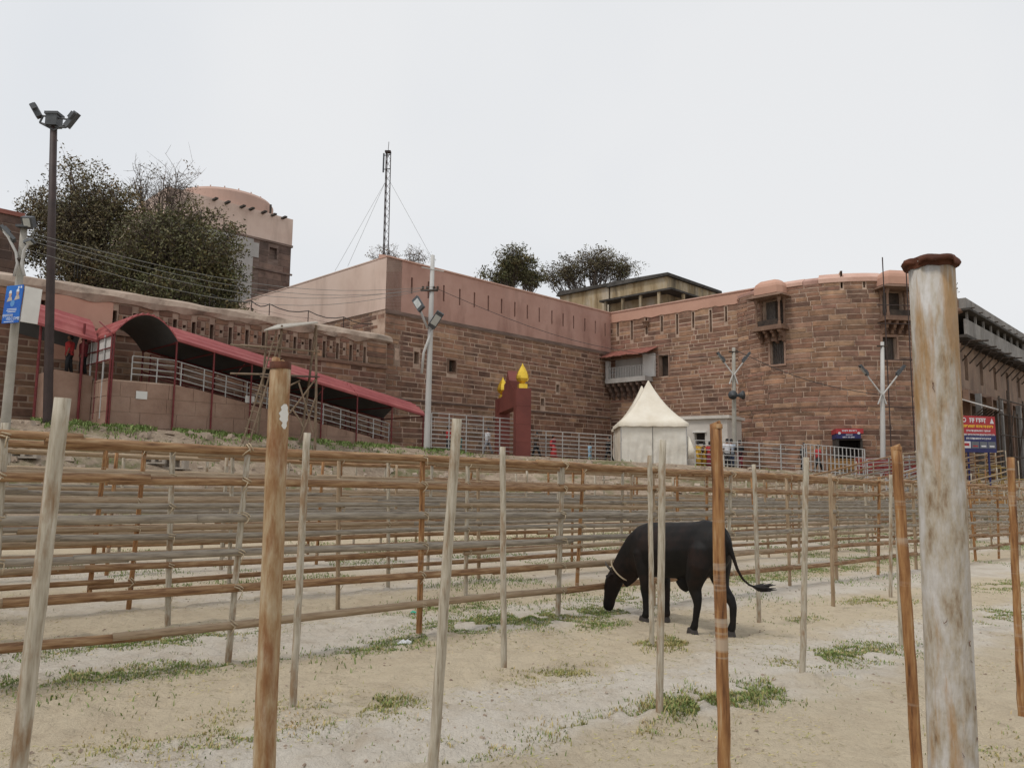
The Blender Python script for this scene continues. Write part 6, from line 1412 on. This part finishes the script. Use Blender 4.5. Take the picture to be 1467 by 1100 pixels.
for a in ((180, 968, 1.1, .22, 1700), (70, 975, .6, .15, 500), (215, 918, .95, .3, 1900), (10, 945, .5, .2, 400), (760, 890, 1.3, .42, 3600), (690, 893, .8, .3, 1600), (840, 880, .9, .35, 1500), (860, 898, .5, .2, 500), (600, 915, .7, .2, 700), (545, 930, .6, .18, 600), (965, 925, .5, .22, 900, .07, .6), (1050, 1003, .75, .3, 1900, .07, .35), (980, 1012, .45, .22, 900, .08, .4), (1240, 935, .8, .3, 1700, .06, .25), (1190, 940, .4, .15, 500), (540, 1010, .25, .18, 350, .07, .5), (500, 1030, .6, .4, 500, .05, .6), (660, 1078, .4, .2, 350, .05, .5), (870, 1040, .6, .25, 600, .06, .6), (800, 966, .5, .2, 500, .05, .8), (1140, 950, .5, .2, 250, .05, .7), (1180, 815, 1.6, .5, 1800), (1080, 830, 1.2, .4, 1300), (1250, 800, 1.5, .5, 1500), (640, 870, .9, .35, 1000), (900, 860, .9, .4, 900), (1430, 880, 1.0, .4, 1300), (1440, 840, 1.2, .4, 1200), (1260, 862, .8, .3, 800, .06, .4), (1140, 888, .5, .2, 300), (340, 1068, .25, .12, 200, .05), (210, 1075, .5, .3, 250, .05, .7), (300, 1040, .7, .35, 350, .05, .7), (1420, 1070, .5, .3, 250, .05, .6)): patch_(*a)
for v0, dens in ((6.8, 900), (8.55, 2600), (10.15, 2600), (11.8, 2200), (13.5, 2200), (15.2, 1800), (17, 1800)):
    for i in range(dens * 6):
        s_ = gr.uniform(-3, 30); v = v0 + .09 * (s_ - 4) + gr.gauss(0, .36); x, y = RD.x * s_ + RN.x * v, RD.y * s_ + RN.y * v
        if abs(x / max(y, .5)) > .78 or noise.noise((s_ * .55, v0 * 3.1, 2)) + .4 * noise.noise((x * 1.7, y * 1.7, 8)) < .05: continue
        sh = gr.uniform(.7, 1.3); blade(x, y, .045 * gr.uniform(.4, 1.3), (sh, sh, sh), gr.uniform(.004, .008))
for i in range(26000):     # straw and dung crumbs trodden into the sand
    y = 3 + 9.5 * gr.random() ** 1.4; x = y * gr.uniform(-.72, .72); v_ = x * RN.x + y * RN.y
    if noise.noise((x * .9, y * .9, 15)) + .5 * noise.noise((x * 3.1, y * 3.1, 16)) + .35 * math.cos((v_ - 3.5) * 2 * math.pi / 1.65) < .12: continue
    a = gr.uniform(0, 6.283); l = gr.uniform(.006, .03); w_ = gr.uniform(.0012, .003); dx, dy = math.cos(a) * l, math.sin(a) * l; z_ = gz(x, y) + .003; sh = gr.uniform(.7, 2.2); G.cc = (sh * 1.5, sh, sh * 1.4)
    G.add([(x - dx, y - dy, z_ - .004), (x - dy * w_ / l, y + dx * w_ / l, z_ + .004), (x + dx, y + dy, z_ + gr.uniform(-.004, .012)), (x + dy * w_ / l, y - dx * w_ / l, z_ + .001)], [(0, 1, 2, 3)])
for i in range(5200):      # stray dry blades
    y = gr.uniform(3.2, 13); x = y * gr.uniform(-.72, .72)
    if noise.noise((x * 1.3, y * 1.3, 12)) < .08: continue
    sh = gr.uniform(.8, 1.3); dry = gr.random() < .6; blade(x, y, gr.uniform(.012, .04), (1.9 * sh, 1.3 * sh, 2 * sh) if dry else (sh, sh, sh), gr.uniform(.002, .004))
for i in range(16000):     # weeds along the ramp foot and on the bank
    if i % 3:
        u = gr.uniform(ul - 1, uend + 2); s_ = 5.3 + abs(gr.gauss(0, 1.3)); p = ptF(u, s_, 0)
        if noise.noise((u * .5, 1, 6)) < -.25: continue
        h = .12 + .1 * max(0, noise.noise((u * .8, s_, 9)))
        if noise.noise((p.x * 1.5, p.y * 1.5, 40)) < -.1: continue
    else:
        y = gr.uniform(20, 44); p = Vector((y * gr.uniform(-.75, .75), y, 0)); h = .13
        if base_z(p.x, p.y)[1] <= .02 or noise.noise((p.x * .4, p.y * .4, 31)) < .12: continue
    sh = gr.uniform(.6, 1.2); blade(p.x, p.y, h * gr.uniform(.4, 1.4), (sh, sh * 1.05, sh), .022)
o = G.build('grass', M['grass']); tag(o, 'patchy short green and dry grass along the queue lanes', 'grass', kind='stuff')
# clods, pebbles and rubble on the bank
RB = MB()
for i in range(7600):
    if i < 5200:
        y = gr.uniform(16, 44); x = y * gr.uniform(-.74, .74); t = base_z(x, y)[1]
        if t < .03 or t > .97: continue
        s_ = gr.uniform(.04, .1) if gr.random() < .8 else gr.uniform(.1, .24)
    else:
        y = gr.uniform(3, 14); x = y * gr.uniform(-.72, .72); s_ = gr.uniform(.004, .016)
        if noise.noise((x * 1.6, y * 1.6, 21)) < .05: continue
    z_ = gz(x, y); a = gr.uniform(0, 3); m3 = Matrix.Rotation(a, 3, 'Z') @ Matrix.Rotation(gr.uniform(-.5, .5), 3, 'X'); v = []
    for (sx, sy, sz) in ((-1, -1, -1), (1, -1, -1), (1, 1, -1), (-1, 1, -1), (-1, -1, 1), (1, -1, 1), (1, 1, 1), (-1, 1, 1)):
        k_ = .62 if sz > 0 else 1; v.append(Vector((x, y, z_ + s_ * .15)) + m3 @ Vector((sx * s_ * k_ * gr.uniform(.6, 1.2), sy * s_ * k_ * gr.uniform(.5, 1), sz * s_ * gr.uniform(.35, .6))))
    RB.hexa(v)
o = RB.build('rubble', M['rubble']); tag(o, 'loose stones and clods scattered over the bank and sand', 'rubble', kind='stuff')
def hollow_block(px, py, Y, rz, lab):
    b = onground(px, Y); T = thing('hollow_block', b, lab, 'block', 'hollow concrete blocks on the bank'); m3 = Matrix.Rotation(rz, 3, 'Z')
    L_, H_, D_ = .8, .36, .36
    for nm, c, s_ in (('shell_side', (0, 0, .04), (L_, D_, .06)), ('shell_side', (0, 0, H_), (L_, D_, .06)), ('web', (-L_ / 2 + .05, 0, .2), (.1, D_, .258)), ('web', (0, 0, .2), (.12, D_, .258)), ('web', (L_ / 2 - .05, 0, .2), (.1, D_, .258))):
        q = MB(); q.box(b + m3 @ Vector(c), s_, rz=rz); q.build(nm, M['block'], T)
for px, Y, rz, lab in ((222, 27, .1, 'hollow concrete block lying on the bank, paired with its twin below the ramp notice'), (252, 27.2, -.05, 'hollow concrete block lying beside its twin below the second ramp notice'), (35, 24, .2, 'hollow concrete block on the bank below the poster lamp pole'), (770, 33, .1, 'hollow concrete block on the bank below the red gate'), (800, 33.5, -.2, 'hollow concrete block on the bank below the light blue child')):
    hollow_block(px, 660, Y, rz, lab)
def litter(px, py, s_, m, lab):
    p = gpt(px, py); q = MB(); n = 9; vs = []
    for j in range(n):
        for i in range(n): x, y = (i / (n - 1) - .5) * s_, (j / (n - 1) - .5) * s_ * .8; vs.append((p.x + x, p.y + y, p.z + .012 + .3 * s_ * abs(noise.noise((i * .55 + px, j * .55, 1))) + .02 * math.exp(-((x / s_) ** 2 + (y / s_) ** 2) * 6)))
    q.add(vs, [(j * n + i, j * n + i + 1, (j + 1) * n + i + 1, (j + 1) * n + i) for j in range(n - 1) for i in range(n - 1)]); o = q.build('litter', M[m], None, base=p); so = o.modifiers.new('thick', 'SOLIDIFY'); so.thickness = .004; tag(o, lab, 'litter')
litter(580, 921, .14, 'litter', 'crumpled white paper on the sand before the railing')
litter(592, 881, .07, 'green', 'scrap of green plastic under the railing')
